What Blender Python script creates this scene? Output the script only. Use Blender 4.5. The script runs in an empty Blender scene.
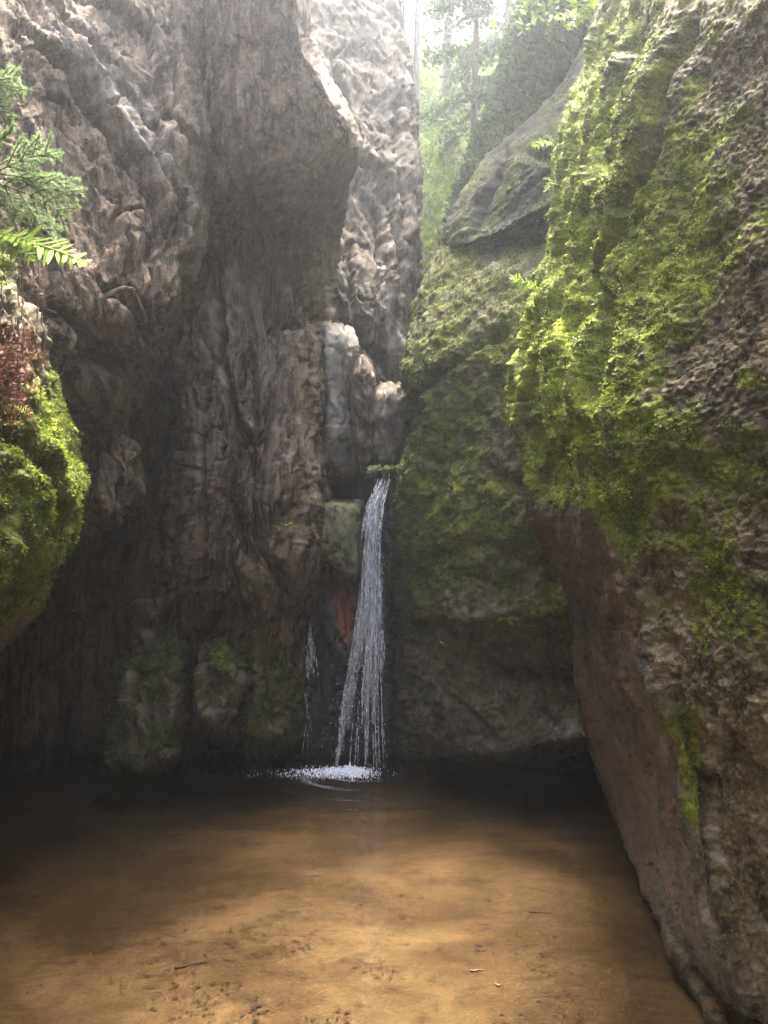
import bpy, math, random
import numpy as np
from mathutils import Vector

random.seed(11)
RNG = np.random.default_rng(11)
C = bpy.context.scene.collection
scene = bpy.context.scene
HAZE, SKY, SUN, SUN_ANG, EXPO = 0.005, 0.15, 2.5, 15.0, 4.4
SUN_EL, SUN_AZ = math.radians(74), math.radians(4)

# ------------------------------------------------------------------ camera
F_PX, CX, CY = 768.0, 384.0, 512.0
CAM = np.array([0.0, 0.0, 1.6])
PITCH = math.atan(88 / 768)
FWD = np.array([0, math.cos(PITCH), math.sin(PITCH)])
UPV = np.array([0, -math.sin(PITCH), math.cos(PITCH)])
RGT = np.array([1.0, 0, 0])

def at(px, py, d):
    px, py, d = np.asarray(px, float), np.asarray(py, float), np.asarray(d, float)
    return (CAM + d[..., None] * (((px - CX) / F_PX)[..., None] * RGT + FWD - ((py - CY) / F_PX)[..., None] * UPV))

def proj(P):
    q = P - CAM
    d = q @ FWD
    dd = np.where(np.abs(d) < 0.05, 0.05, d)
    return CX + F_PX * (q @ RGT) / dd, CY - F_PX * (q @ UPV) / dd, d

# ------------------------------------------------------------------ noise
def _hash(ix, iy, iz, seed):
    h = (ix.astype(np.uint32) * np.uint32(374761393) + iy.astype(np.uint32) * np.uint32(668265263)
         + iz.astype(np.uint32) * np.uint32(2147483647 - 58) + np.uint32(seed * 974634777 & 0xffffffff))
    h = (h ^ (h >> np.uint32(13))) * np.uint32(1274126177)
    h = h ^ (h >> np.uint32(16))
    h = h * np.uint32(2246822519)
    return h ^ (h >> np.uint32(15))

def perlin(P, seed=0):
    P = np.asarray(P, np.float32)
    i = np.floor(P).astype(np.int64); f = P - i
    u = f * f * f * (f * (f * 6 - 15) + 10)
    out = 0
    for dx in (0, 1):
        wx = u[:, 0] if dx else 1 - u[:, 0]
        for dy in (0, 1):
            wy = u[:, 1] if dy else 1 - u[:, 1]
            for dz in (0, 1):
                wz = u[:, 2] if dz else 1 - u[:, 2]
                h = _hash(i[:, 0] + dx, i[:, 1] + dy, i[:, 2] + dz, seed)
                gx = (h & np.uint32(1023)).astype(np.float32) / 511.5 - 1
                gy = ((h >> np.uint32(10)) & np.uint32(1023)).astype(np.float32) / 511.5 - 1
                gz = ((h >> np.uint32(20)) & np.uint32(1023)).astype(np.float32) / 511.5 - 1
                out = out + wx * wy * wz * (gx * (f[:, 0] - dx) + gy * (f[:, 1] - dy) + gz * (f[:, 2] - dz))
    return out * 1.5

def fbm(P, octv=4, seed=0, gain=0.5, lac=2.03):
    a, s, o = 1.0, 0.0, 0
    Q = np.asarray(P, np.float32)
    for k in range(octv):
        o = o + a * perlin(Q, seed + k * 7); s += a
        a *= gain; Q = Q * lac + 3.7
    return o / s * 1.4

def ridged(P, octv=3, seed=0, gain=0.5):
    a, s, o = 1.0, 0.0, 0
    Q = np.asarray(P, np.float32)
    for k in range(octv):
        r = 1 - np.minimum(1, np.abs(perlin(Q, seed + k * 5)) * 2.2)
        o = o + a * r * r; s += a
        a *= gain; Q = Q * 2.1 + 1.3
    return o / s

def worley(P, seed=0):
    """distance to nearest and second nearest cell point, and a random number and random slope of the nearest cell"""
    P = np.asarray(P, np.float32)
    i = np.floor(P).astype(np.int64); f = P - i
    f1 = np.full(len(P), 9e9, np.float32); f2 = f1.copy()
    rid = np.zeros(len(P), np.float32); off = np.zeros((len(P), 3), np.float32)
    for dx in (-1, 0, 1):
        for dy in (-1, 0, 1):
            for dz in (-1, 0, 1):
                h = _hash(i[:, 0] + dx, i[:, 1] + dy, i[:, 2] + dz, seed)
                a = (h & np.uint32(1023)).astype(np.float32) / 1023
                b = ((h >> np.uint32(10)) & np.uint32(1023)).astype(np.float32) / 1023
                c = ((h >> np.uint32(20)) & np.uint32(1023)).astype(np.float32) / 1023
                v = np.stack([dx + a - f[:, 0], dy + b - f[:, 1], dz + c - f[:, 2]], 1)
                d = (v * v).sum(1)
                n = d < f1
                f2 = np.where(n, f1, np.minimum(f2, d))
                rid = np.where(n, ((h >> np.uint32(5)) & np.uint32(255)).astype(np.float32) / 255, rid)
                off[n] = v[n]
                f1 = np.where(n, d, f1)
    return np.sqrt(f1), np.sqrt(f2), rid, off

def sstep(a, b, x):
    t = np.clip((x - a) / (b - a), 0, 1)
    return t * t * (3 - 2 * t)

# ------------------------------------------------------------------ linking, tagging
def tag(o, label=None, cat=None, group=None, kind=None):
    if label: o['label'] = label
    if cat: o['category'] = cat
    if group: o['group'] = group
    if kind: o['kind'] = kind
    return o

def empty(name, loc, label=None, cat=None, group=None):
    o = bpy.data.objects.new(name, None); C.objects.link(o)
    o.location = loc; o.empty_display_size = 0.1
    return tag(o, label, cat, group)

def make_mesh(name, V, faces=None, quads=None, tris=None, mat=None, parent=None, smooth=True, attrs=None, origin=None, caps=()):
    V = np.asarray(V, np.float32)
    if origin is None:
        if parent is not None:
            origin = np.array(parent.matrix_world.translation) if False else np.array(parent.location)
            if parent.parent is not None: origin = origin + np.array(parent.parent.location)
        else:
            lo, hi = V.min(0), V.max(0)
            origin = np.array([(lo[0] + hi[0]) / 2, (lo[1] + hi[1]) / 2, lo[2]])
    V = V - np.asarray(origin, np.float32)
    me = bpy.data.meshes.new(name)
    loops, starts, pos = [], [], 0
    for arr, k in ((quads, 4), (tris, 3)):
        if arr is not None and len(arr):
            arr = np.asarray(arr, np.int32)
            loops.append(arr.ravel()); starts.append(pos + np.arange(len(arr), dtype=np.int32) * k); pos += arr.size
    for c in caps:
        c = np.asarray(c, np.int32)
        loops.append(c); starts.append(np.array([pos], np.int32)); pos += len(c)
    loops = np.concatenate(loops); starts = np.concatenate(starts)
    me.vertices.add(len(V)); me.vertices.foreach_set('co', V.ravel())
    me.loops.add(len(loops)); me.loops.foreach_set('vertex_index', loops)
    me.polygons.add(len(starts)); me.polygons.foreach_set('loop_start', starts)
    if smooth: me.polygons.foreach_set('use_smooth', np.ones(len(starts), bool))
    me.update(calc_edges=True)
    for k, a in (attrs or {}).items():
        at_ = me.attributes.new(k, 'FLOAT', 'POINT'); at_.data.foreach_set('value', np.asarray(a, np.float32))
    if mat: me.materials.append(mat)
    o = bpy.data.objects.new(name, me); C.objects.link(o)
    if parent is not None: o.parent = parent
    else: o.location = origin
    return o

# ------------------------------------------------------------------ node helpers
def new_mat(name):
    m = bpy.data.materials.new(name); m.use_nodes = True
    nt = m.node_tree; nt.nodes.clear()
    return m, nt

class NT:
    def __init__(s, nt): s.nt = nt
    def n(s, typ, **kw):
        x = s.nt.nodes.new(typ)
        for k, v in kw.items():
            if k.startswith('i_'):
                key = k[2:]
                key = int(key) if key.isdigit() else key.replace('_', ' ')
                s.set(x, key, v)
            else: setattr(x, k, v)
        return x
    def set(s, x, key, v):
        if isinstance(v, bpy.types.NodeSocket): s.nt.links.new(v, x.inputs[key])
        else: x.inputs[key].default_value = v
    def noise(s, vec, scale, detail=4, rough=0.55, dist=0.0):
        return s.n('ShaderNodeTexNoise', i_Vector=vec, i_Scale=scale, i_Detail=detail, i_Roughness=rough, i_Distortion=dist).outputs['Fac']
    def ramp(s, fac, stops):
        r = s.n('ShaderNodeValToRGB', i_Fac=fac)
        cr = r.color_ramp
        while len(cr.elements) < len(stops): cr.elements.new(0.5)
        for e, (p, c) in zip(cr.elements, stops):
            e.position = p; e.color = (*c, 1) if len(c) == 3 else c
        return r.outputs['Color']
    def mix(s, f, a, b, mode='MIX'):
        x = s.n('ShaderNodeMix', data_type='RGBA', blend_type=mode)
        s.set(x, 0, f)
        for k, v in ((6, a), (7, b)):
            if isinstance(v, tuple) and len(v) == 3: v = (*v, 1)
            s.set(x, k, v)
        return x.outputs[2]
    def math(s, op, a, b=0.0):
        x = s.n('ShaderNodeMath', operation=op); s.set(x, 0, a); s.set(x, 1, b)
        return x.outputs[0]
    def mapr(s, v, a, b, c=0.0, d=1.0):
        x = s.n('ShaderNodeMapRange'); s.set(x, 0, v); s.set(x, 1, a); s.set(x, 2, b); s.set(x, 3, c); s.set(x, 4, d)
        return x.outputs[0]
    def attr(s, name): return s.n('ShaderNodeAttribute', attribute_name=name).outputs['Fac']
    def coord(s): return s.n('ShaderNodeTexCoord').outputs['Object']
    def scalev(s, v, sc):
        x = s.n('ShaderNodeMapping'); s.set(x, 'Vector', v); x.inputs['Scale'].default_value = sc
        return x.outputs[0]
    def out(s, surf): s.nt.links.new(surf, s.n('ShaderNodeOutputMaterial').inputs['Surface'])

def rock_material(name, dark, mid, light, moss_a=(0.055, 0.075, 0.012), moss_b=(0.16, 0.17, 0.022), moss_c=(0.02, 0.034, 0.01), bump=0.5, grain=(1, 1, 1), streaks=False):
    """weathered sandstone; attributes: moss, wet (damp, plus painted shade in the right undercut), tint (lichen / pale patches), stain (rust)"""
    m, nt = new_mat(name); k = NT(nt)
    co = k.coord()
    g = k.scalev(co, grain)
    n1 = k.noise(g, 1.7, 6, 0.62, 0.4)
    n2 = k.noise(g, 9, 5, 0.6)
    n3 = k.noise(co, 55, 4, 0.65)
    n4 = k.noise(co, 160, 2, 0.6)
    col = k.ramp(n1, [(0.32, dark), (0.5, mid), (0.68, light)])
    col = k.mix(k.mapr(n2, 0.35, 0.65), col, k.ramp(n2, [(0.3, dark), (0.55, mid), (0.75, light)]))
    gs = k.scalev(co, (grain[0] * 5, grain[1] * 5, grain[2] * 1.6))
    n7 = k.noise(gs, 2.2, 6, 0.7, 0.6)
    col = k.mix(k.mapr(n7, 0.52, 0.60, 0, 0.8), col, tuple(c * 0.5 for c in dark))
    col = k.mix(k.mapr(n7, 0.45, 0.36, 0, 0.5), col, light)
    # dark and pale specks of the grain
    col = k.mix(k.mapr(n3, 0.56, 0.72, 0, 0.6), col, tuple(min(1, c * 1.5 + 0.03) for c in light))
    col = k.mix(k.mapr(n3, 0.44, 0.30, 0, 0.7), col, tuple(c * 0.45 for c in dark))
    # black lichen / organic crust
    n5 = k.noise(g, 4.2, 5, 0.7)
    col = k.mix(k.mapr(n5, 0.54, 0.64, 0, 0.8), col, (0.016, 0.015, 0.013))
    n8 = k.noise(k.scalev(co, (7, 7, 0.55)), 1.6, 5, 0.65, 0.5)
    col = k.mix(k.mapr(n8, 0.53, 0.63, 0, 0.75 if streaks else 0.0), col, tuple(c * 0.55 for c in dark))
    col = k.mix(k.mapr(n8, 0.44, 0.36, 0, 0.35 if streaks else 0.0), col, light)
    tint = k.attr('tint')
    col = k.mix(k.math('MULTIPLY', tint, k.mapr(n2, 0.3, 0.6, 0.45, 1.0)), col, (0.47, 0.43, 0.37))
    stain = k.attr('stain')
    col = k.mix(stain, col, (0.30, 0.075, 0.015))
    moss = k.attr('moss')
    mf = k.math('ADD', moss, k.math('MULTIPLY', k.math('SUBTRACT', n3, 0.5), 0.9))
    mf = k.math('ADD', mf, k.math('MULTIPLY', k.math('SUBTRACT', n2, 0.5), 0.5))
    mfac = k.mapr(mf, 0.38, 0.62)
    n6 = k.noise(co, 5.5, 4, 0.6)
    mcol = k.ramp(n6, [(0.34, moss_c), (0.5, moss_a), (0.66, moss_b)])
    mcol = k.mix(k.mapr(n4, 0.35, 0.65, 0.0, 0.5), mcol, moss_b)
    mcol = k.mix(k.mapr(n3, 0.5, 0.35, 0.0, 0.6), mcol, moss_c)
    mcol = k.mix(k.mapr(moss, 0.35, 0.8, 0.75, 0.0), mcol, tuple(0.55 * x + 0.45 * y for x, y in zip(moss_c, moss_a)))
    col = k.mix(mfac, col, mcol)
    wet = k.attr('wet')
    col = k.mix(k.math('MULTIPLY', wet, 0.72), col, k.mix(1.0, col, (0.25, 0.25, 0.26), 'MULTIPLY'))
    rough = k.mapr(wet, 0, 1, 0.88, 0.45)
    bmp = k.math('ADD', k.math('MULTIPLY', n3, 0.6), k.math('MULTIPLY', n4, 0.35))
    bmp = k.math('ADD', bmp, n2)
    b = k.n('ShaderNodeBump', i_Height=bmp, i_Strength=bump, i_Distance=0.02)
    p = k.n('ShaderNodeBsdfPrincipled', i_Base_Color=col, i_Roughness=rough, i_Normal=b.outputs[0])
    k.set(p, 'Specular IOR Level', k.mapr(wet, 0, 1, 0.08, 0.4))
    k.out(p.outputs[0])
    return m

def leaf_material(name, stops, trans=0.45, scale=3.0, rough=0.6):
    m, nt = new_mat(name); k = NT(nt)
    col = k.ramp(k.noise(k.coord(), scale, 3, 0.6), stops)
    d = k.n('ShaderNodeBsdfPrincipled', i_Base_Color=col, i_Roughness=rough)
    d.inputs['Specular IOR Level'].default_value = 0.12
    t = k.n('ShaderNodeBsdfTranslucent', i_Color=col)
    mx = k.n('ShaderNodeMixShader'); k.set(mx, 0, trans); k.set(mx, 1, d.outputs[0]); k.set(mx, 2, t.outputs[0])
    k.out(mx.outputs[0])
    return m

def bark_material(name, a, b):
    m, nt = new_mat(name); k = NT(nt)
    n = k.noise(k.scalev(k.coord(), (8, 8, 1.2)), 3, 5, 0.65)
    bp = k.n('ShaderNodeBump', i_Height=n, i_Strength=0.6, i_Distance=0.03)
    p = k.n('ShaderNodeBsdfPrincipled', i_Base_Color=k.ramp(n, [(0.3, a), (0.7, b)]), i_Roughness=0.9, i_Normal=bp.outputs[0])
    k.out(p.outputs[0]); return m

# ------------------------------------------------------------------ interpolation of control nets
def _cr(P, idx, t, axis_closed):
    n = P.shape[0]
    def g(j): return P[j % n] if axis_closed else P[np.clip(j, 0, n - 1)]
    p0, p1, p2, p3 = g(idx - 1), g(idx), g(idx + 1), g(idx + 2)
    t = t.reshape((-1,) + (1,) * (P.ndim - 1))
    # cardinal spline with a little extra tension so that the net keeps its corners
    s = 0.42
    m1, m2 = (p2 - p0) * s, (p3 - p1) * s
    t2, t3 = t * t, t * t * t
    return (2 * t3 - 3 * t2 + 1) * p1 + (t3 - 2 * t2 + t) * m1 + (-2 * t3 + 3 * t2) * p2 + (t3 - t2) * m2

def grid_normals(G):
    du = np.roll(G, -1, 1) - np.roll(G, 1, 1)
    dv = np.empty_like(G)
    dv[1:-1] = G[2:] - G[:-2]; dv[0] = G[1] - G[0]; dv[-1] = G[-1] - G[-2]
    N = np.cross(du, dv)
    return N / (np.linalg.norm(N, axis=-1, keepdims=True) + 1e-9)

SPOTS = {}
def rock(name, rows, front, disp, mat, label, cat='rock', group=None, res=1.5, parent=None, moss=None, wet=None, tint=None, stain=None, kind=None, post=None, frame=(-40, 808, -40, 1064)):
    """rows: [(py, [(px, depth) or (px, depth, py) ...])], closed cross sections from top to bottom; front: index range facing the camera"""
    n = len(rows[0][1])
    ctl = np.zeros((len(rows), n, 3))
    for r, (py, pts) in enumerate(rows):
        assert len(pts) == n, (name, py, len(pts), n)
        for c, p in enumerate(pts):
            ctl[r, c] = at(p[0], p[2] if len(p) > 2 else py, p[1])
    cx, cy, cd = proj(ctl.reshape(-1, 3)); cx = cx.reshape(ctl.shape[:2]); cy = cy.reshape(ctl.shape[:2])
    cxc, cyc = np.clip(cx, frame[0], frame[1]), np.clip(cy, frame[2], frame[3])
    uj, ut = [], []
    for j in range(n):
        jn = (j + 1) % n
        L = np.hypot(cxc[:, jn] - cxc[:, j], cyc[:, jn] - cyc[:, j]).max()
        k = max(8, int(L / res)) if (front[0] <= j < front[1]) else 8
        uj += [j] * k; ut += list(np.arange(k) / k)
    vj, vt = [], []
    for r in range(len(rows) - 1):
        L = np.abs(cyc[r + 1, front[0]:front[1] + 1] - cyc[r, front[0]:front[1] + 1]).max()
        dl = np.linalg.norm(ctl[r + 1, front[0]:front[1] + 1] - ctl[r, front[0]:front[1] + 1], axis=1).max()
        k = max(4, int(L / res), int(dl / 0.12))
        vj += [r] * k; vt += list(np.arange(k) / k)
    vj.append(len(rows) - 2); vt.append(1.0)
    uj, ut, vj, vt = map(np.array, (uj, ut, vj, vt))
    A = _cr(ctl, vj, vt, False)
    G = _cr(A.transpose(1, 0, 2), uj, ut, True).transpose(1, 0, 2)      # [v, u, 3]
    N = grid_normals(G)
    cen = G.mean(1, keepdims=True)
    if (N * (G - cen)).sum() < 0: N = -N; flip = True
    else: flip = False
    P = G.reshape(-1, 3); Nf = N.reshape(-1, 3)
    px, py, d = proj(P)
    seg = np.linalg.norm(np.diff(G, axis=1), axis=2)
    S1 = np.concatenate([[0], np.cumsum(np.median(seg, axis=0))])
    global ARC
    ARC = np.tile(S1, G.shape[0])
    h = disp(P, Nf, px, py)
    if h.ndim == 1: P2 = P + Nf * h[:, None]
    else: P2 = P + h
    nv, nu = G.shape[:2]
    N2 = grid_normals(P2.reshape(nv, nu, 3)).reshape(-1, 3)
    if flip: N2 = -N2
    cav = 0
    px2, py2, d2 = proj(P2)
    ctx = dict(P=P2, N=N2, N0=Nf, px=px2, py=py2, d=d2, h=h)
    z = np.zeros(len(P2))
    at_ = {'moss': moss(ctx) if moss else z, 'wet': wet(ctx) if wet else z, 'tint': tint(ctx) if tint else z, 'stain': stain(ctx) if stain else z}
    ii = np.arange(nv * nu).reshape(nv, nu)
    a, b = ii[:-1], ii[1:]
    q = np.stack([a, np.roll(a, -1, 1), np.roll(b, -1, 1), b], -1).reshape(-1, 4)
    caps = [ii[0][::-1], ii[-1]]
    if flip: q = q[:, ::-1]; caps = [c[::-1] for c in caps]
    o = make_mesh(name, P2, quads=q, mat=mat, parent=parent, attrs=at_, caps=caps)
    if parent is None: tag(o, label, cat, group, kind)
    ctx.update(at_); SPOTS[o.name] = ctx
    return o

# ---- features carved into the rock faces
def polydist(px, py, poly):
    best = np.full(len(px), 1e9); side = np.zeros(len(px)); tt = np.zeros(len(px))
    for k, ((x0, y0), (x1, y1)) in enumerate(zip(poly[:-1], poly[1:])):
        vx, vy = x1 - x0, y1 - y0
        L2 = vx * vx + vy * vy
        t = np.clip(((px - x0) * vx + (py - y0) * vy) / L2, 0, 1)
        dx, dy = px - x0 - t * vx, py - y0 - t * vy
        d = np.hypot(dx, dy)
        n = d < best
        best = np.where(n, d, best)
        side = np.where(n, np.sign(vx * dy - vy * dx), side)
        tt = np.where(n, (k + t) / (len(poly) - 1), tt)
    return best, side, tt

def warp(P, px, py, amp=4, f=4):
    return px + amp * fbm(P * f, 3, 91), py + amp * fbm(P * f, 3, 92)

def cracks(px, py, lst):
    """each: (poly, width px, depth m[, step m, reach px]) - a groove, plus an optional raised lip on the left of the line's run"""
    h = np.zeros(len(px))
    for c in lst:
        poly, w, dep = c[:3]
        lo = np.array(poly).min(0) - 60; hi = np.array(poly).max(0) + 60
        m = (px > lo[0]) & (px < hi[0]) & (py > lo[1]) & (py < hi[1])
        if not m.any(): continue
        d, s, t = polydist(px[m], py[m], poly)
        end = sstep(0, 0.12, t) * sstep(1, 0.88, t)
        g = -dep * np.exp(-(d / w) ** 2) * (0.35 + 0.65 * end)
        if len(c) > 3:
            st, L = c[3], c[4]
            g = g + st * np.where(s < 0, np.exp(-d / L), 0) * end
        h[m] += g
    return h

def blobs(px, py, lst):
    """elliptical swellings: (px, py, rx, ry, angle deg, height)"""
    h = np.zeros(len(px))
    for x, y, rx, ry, a, hh in lst:
        c, s = math.cos(math.radians(a)), math.sin(math.radians(a))
        u = ((px - x) * c + (py - y) * s) / rx; v = (-(px - x) * s + (py - y) * c) / ry
        r = u * u + v * v
        h += hh * np.sqrt(np.clip(1 - r, 0, 1)) if hh > 0 else hh * np.exp(-r * 1.6)
    return h

def soft(px, py, lst):
    h = np.zeros(len(px))
    for x, y, rx, ry, a, hh in lst:
        c, s = math.cos(math.radians(a)), math.sin(math.radians(a))
        u = ((px - x) * c + (py - y) * s) / rx; v = (-(px - x) * s + (py - y) * c) / ry
        h += hh * np.exp(-(u * u + v * v))
    return h

def facets(P, sc, seed, amp, tilt=0.6):
    f1, f2, rid, off = worley(P * np.array(sc), seed)
    sl = np.stack([np.sin(rid * 40), np.sin(rid * 71 + 1), np.sin(rid * 93 + 2)], 1)
    h = (rid - 0.5) * 0.8 + tilt * (sl * off).sum(1)
    edge = sstep(0.10, 0.0, f2 - f1)
    return amp * h, edge

def grain_rot(P, ang):
    c, s = math.cos(ang), math.sin(ang)
    Q = P.copy(); Q[:, 0] = c * P[:, 0] + s * P[:, 2]; Q[:, 2] = -s * P[:, 0] + c * P[:, 2]
    return Q

# ------------------------------------------------------------------ materials
M_left = rock_material('sandstone_left', (0.038, 0.027, 0.017), (0.105, 0.074, 0.047), (0.205, 0.152, 0.102), bump=1.0, grain=(1.2, 1.2, 0.5), streaks=True)
M_pale = rock_material('sandstone_pale', (0.023, 0.017, 0.011), (0.058, 0.044, 0.029), (0.120, 0.094, 0.064), bump=1.0, grain=(1.3, 1.3, 0.6), streaks=True)
M_right = rock_material('sandstone_mossy', (0.032, 0.026, 0.014), (0.080, 0.065, 0.036), (0.15, 0.122, 0.078), moss_a=(0.070, 0.084, 0.010), moss_b=(0.178, 0.20, 0.020), moss_c=(0.024, 0.034, 0.009), bump=0.8)
M_mid = rock_material('sandstone_dark_moss', (0.026, 0.022, 0.013), (0.068, 0.057, 0.033), (0.14, 0.115, 0.07), moss_a=(0.050, 0.053, 0.010), moss_b=(0.118, 0.12, 0.018), moss_c=(0.017, 0.022, 0.008), bump=0.8)
M_dark = rock_material('sandstone_dark_shaded', (0.008, 0.0075, 0.006), (0.017, 0.016, 0.012), (0.036, 0.032, 0.025), moss_a=(0.03, 0.034, 0.009), moss_b=(0.06, 0.064, 0.014), moss_c=(0.012, 0.016, 0.007), bump=0.8)  # dark lichened rock, albedo lowered further to stand in for shade
M_wet = rock_material('sandstone_wet', (0.022, 0.020, 0.020), (0.05, 0.043, 0.040), (0.09, 0.078, 0.068), moss_a=(0.03, 0.045, 0.02), moss_b=(0.05, 0.075, 0.03), bump=0.6)
M_stone = rock_material('stone_greenish', (0.06, 0.057, 0.028), (0.125, 0.118, 0.06), (0.20, 0.19, 0.105), bump=0.6)

# ------------------------------------------------------------------ RIGHT CLIFF
R1 = [
 (-700, [(1700,1.6),(1000,2.6),(900,3.2),(820,3.9),(760,4.5),(722,5.2),(702,6.0),(770,7.6),(1500,6.5),(2400,3)]),
 (-200, [(1600,1.5),(850,2.6),(770,3.1),(700,3.7),(655,4.3),(637,4.9),(629,5.6),(690,7.0),(1400,6.0),(2400,3)]),
 (0,    [(1500,1.4),(800,2.6),(720,3.0),(655,3.5),(622,4.1),(607,4.7),(600,5.2),(650,6.8),(1300,6.0),(2300,3)]),
 (60,   [(1500,1.4),(795,2.58),(710,2.98),(638,3.48),(602,4.05),(590,4.6),(585,5.1),(640,6.8),(1300,6.0),(2300,3)]),
 (130,  [(1500,1.4),(790,2.55),(700,2.95),(625,3.45),(585,4.0),(567,4.5),(560,5.0),(620,6.6),(1300,6.0),(2300,3)]),
 (200,  [(1500,1.4),(786,2.52),(694,2.92),(614,3.42),(573,3.92),(559,4.4),(553,4.85),(610,6.5),(1300,6.0),(2300,3)]),
 (260,  [(1500,1.4),(784,2.5),(690,2.9),(606,3.4),(565,3.85),(551,4.3),(544,4.7),(600,6.4),(1300,6.0),(2300,3)]),
 (340,  [(1500,1.4),(780,2.5),(685,2.85),(596,3.3),(548,3.75),(531,4.1),(524,4.5),(590,6.3),(1300,6.0),(2300,3)]),
 (420,  [(1500,1.4),(780,2.5),(684,2.8),(590,3.22),(540,3.65),(524,4.05),(518,4.4),(590,6.3),(1300,6.0),(2300,3)]),
 (490,  [(1500,1.4),(780,2.5),(690,2.8),(612,3.12),(568,3.38),(541,3.85),(528,4.3),(600,6.3),(1300,6.0),(2300,3)]),
 (540,  [(1500,1.4),(780,2.5),(699,2.76),(640,3.02),(603,3.26),(563,3.9),(547,4.4),(610,6.3),(1300,6.0),(2300,3)]),
 (600,  [(1500,1.4),(782,2.5),(706,2.74),(655,2.98),(624,3.2),(591,4.0),(577,4.7),(640,6.5),(1300,6.0),(2300,3)]),
 (700,  [(1500,1.4),(786,2.5),(716,2.72),(673,2.93),(647,3.12),(606,4.1),(585,5.2),(640,6.9),(1300,6.0),(2300,3)]),
 (780,  [(1500,1.4),(792,2.52),(727,2.72),(690,2.9),(667,3.06),(633,4.1),(609,5.5),(660,7.0),(1300,6.0),(2300,3)]),
 (860,  [(1500,1.4),(800,2.56),(741,2.75),(707,2.9),(687,3.02),(657,3.8),(635,4.8),(700,6.6),(1300,6.0),(2300,3)]),
 (930,  [(1500,1.45),(812,2.6),(756,2.78),(727,2.89),(710,2.98),(681,3.5),(662,4.05),(740,6.0),(1300,5.6),(2300,3)]),
 (1000, [(1500,1.5),(830,2.6),(780,2.78),(757,2.86),(742,2.93),(716,3.2),(698,3.45),(780,5.0),(1300,5.0),(2300,3)]),
 (1070, [(1500,1.5),(860,2.6),(820,2.72),(796,2.8),(781,2.85),(756,2.98),(738,3.1),(820,4.2),(1300,4.5),(2300,3)]),
 (1180, [(1500,1.5),(900,2.5),(870,2.6),(850,2.66),(836,2.7),(815,2.78),(800,2.85),(880,3.6),(1300,4.0),(2300,2.6)]),
]
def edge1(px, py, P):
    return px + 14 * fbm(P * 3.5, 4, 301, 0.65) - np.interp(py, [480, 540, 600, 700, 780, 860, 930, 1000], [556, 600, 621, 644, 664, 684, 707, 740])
def r1_disp(P, N, px, py):
    lo = fbm(P * 1.1, 3, 3) * 0.10
    Q = grain_rot(P, -0.32) * np.array([1, 1, 0.32])
    inner = sstep(30, -5, edge1(px, py, P)) * sstep(470, 540, py)
    rid = (ridged(Q * 3.0, 2, 5) - 0.4) * 0.10 * sstep(640, 560, px) * sstep(620, 420, py)
    lump = fbm(P * 6.5, 3, 8, 0.6) * 0.028 + fbm(P * 15, 3, 18, 0.7) * (0.022 - 0.010 * sstep(600, 690, px))
    f1, f2, rr, _ = worley(P * 22, 4)
    g1, g2, r2, _ = worley(P * 38, 9)
    tuft = (0.5 - f1) * (0.022 - 0.012 * sstep(590, 680, px)) * sstep(-0.35, 0.25, fbm(P * 4, 2, 15)) + (0.5 - g1) * 0.014
    fine = fbm(P * 46, 3, 12, 0.65) * 0.010
    wx, wy = warp(P, px, py, 6, 5)
    cr = cracks(wx, wy, [
        ([(690,0),(664,55),(650,110),(640,150),(612,205),(590,260),(575,330)], 5, 0.10, -0.05, 40),
        ([(628,15),(608,80),(592,140),(584,210),(570,260)], 6, 0.14),
        ([(585,225),(566,300),(556,380),(552,470)], 5, 0.10),
        ([(600,290),(590,360),(585,400)], 6, 0.08),
        ([(545,330),(536,400),(540,470)], 4, 0.06),
    ])
    rough = lo + rid + lump + tuft + fine + cr - 0.045
    band = ridged(P * np.array([2.5, 2.5, 1.2]), 3, 33) * 0.04 + fbm(P * np.array([9, 9, 6]), 5, 31, 0.7) * 0.022 - sstep(0.2, 0.5, fbm(P * 14, 3, 32)) * 0.02
    return rough * (1 - inner) + (lo * 0.6 + band) * inner
def r1_moss(c):
    px, py, P = c['px'], c['py'], c['P']
    m = 0.47 + 0.40 * fbm(P * 2.6, 4, 41, 0.6) + 0.40 * fbm(P * 9, 4, 43, 0.6)
    m += soft(px, py, [(560,330,75,190,0,0.50),(600,130,60,160,15,0.22),(630,280,70,90,0,0.22),(700,250,60,60,0,0.10),(610,470,40,60,0,0.35),(690,370,60,60,0,-0.12),
        (735,595,28,40,20,0.38),(700,540,20,18,0,0.2),(680,720,26,18,0,0.40),(693,770,12,34,0,0.42),(673,815,20,20,0,0.42),(690,815,22,16,0,0.35),(655,440,40,40,0,0.12),(735,480,30,22,0,0.2),
        (740,80,50,90,0,-0.15),(720,680,60,80,0,-0.25),(750,850,60,130,0,-0.5),(720,900,40,100,0,-0.4),(650,580,30,60,0,0.05)])
    inner = sstep(20, -8, edge1(px, py, P)) * sstep(485, 540, py)
    m -= 0.08 * sstep(500, 900, py) + 0.03 * sstep(590, 720, px) * sstep(640, 500, py)
    m += 0.22 * fbm(P * np.array([3, 3, 1.2]), 3, 47)
    return np.clip(m * (1 - inner), 0, 1)
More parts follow.
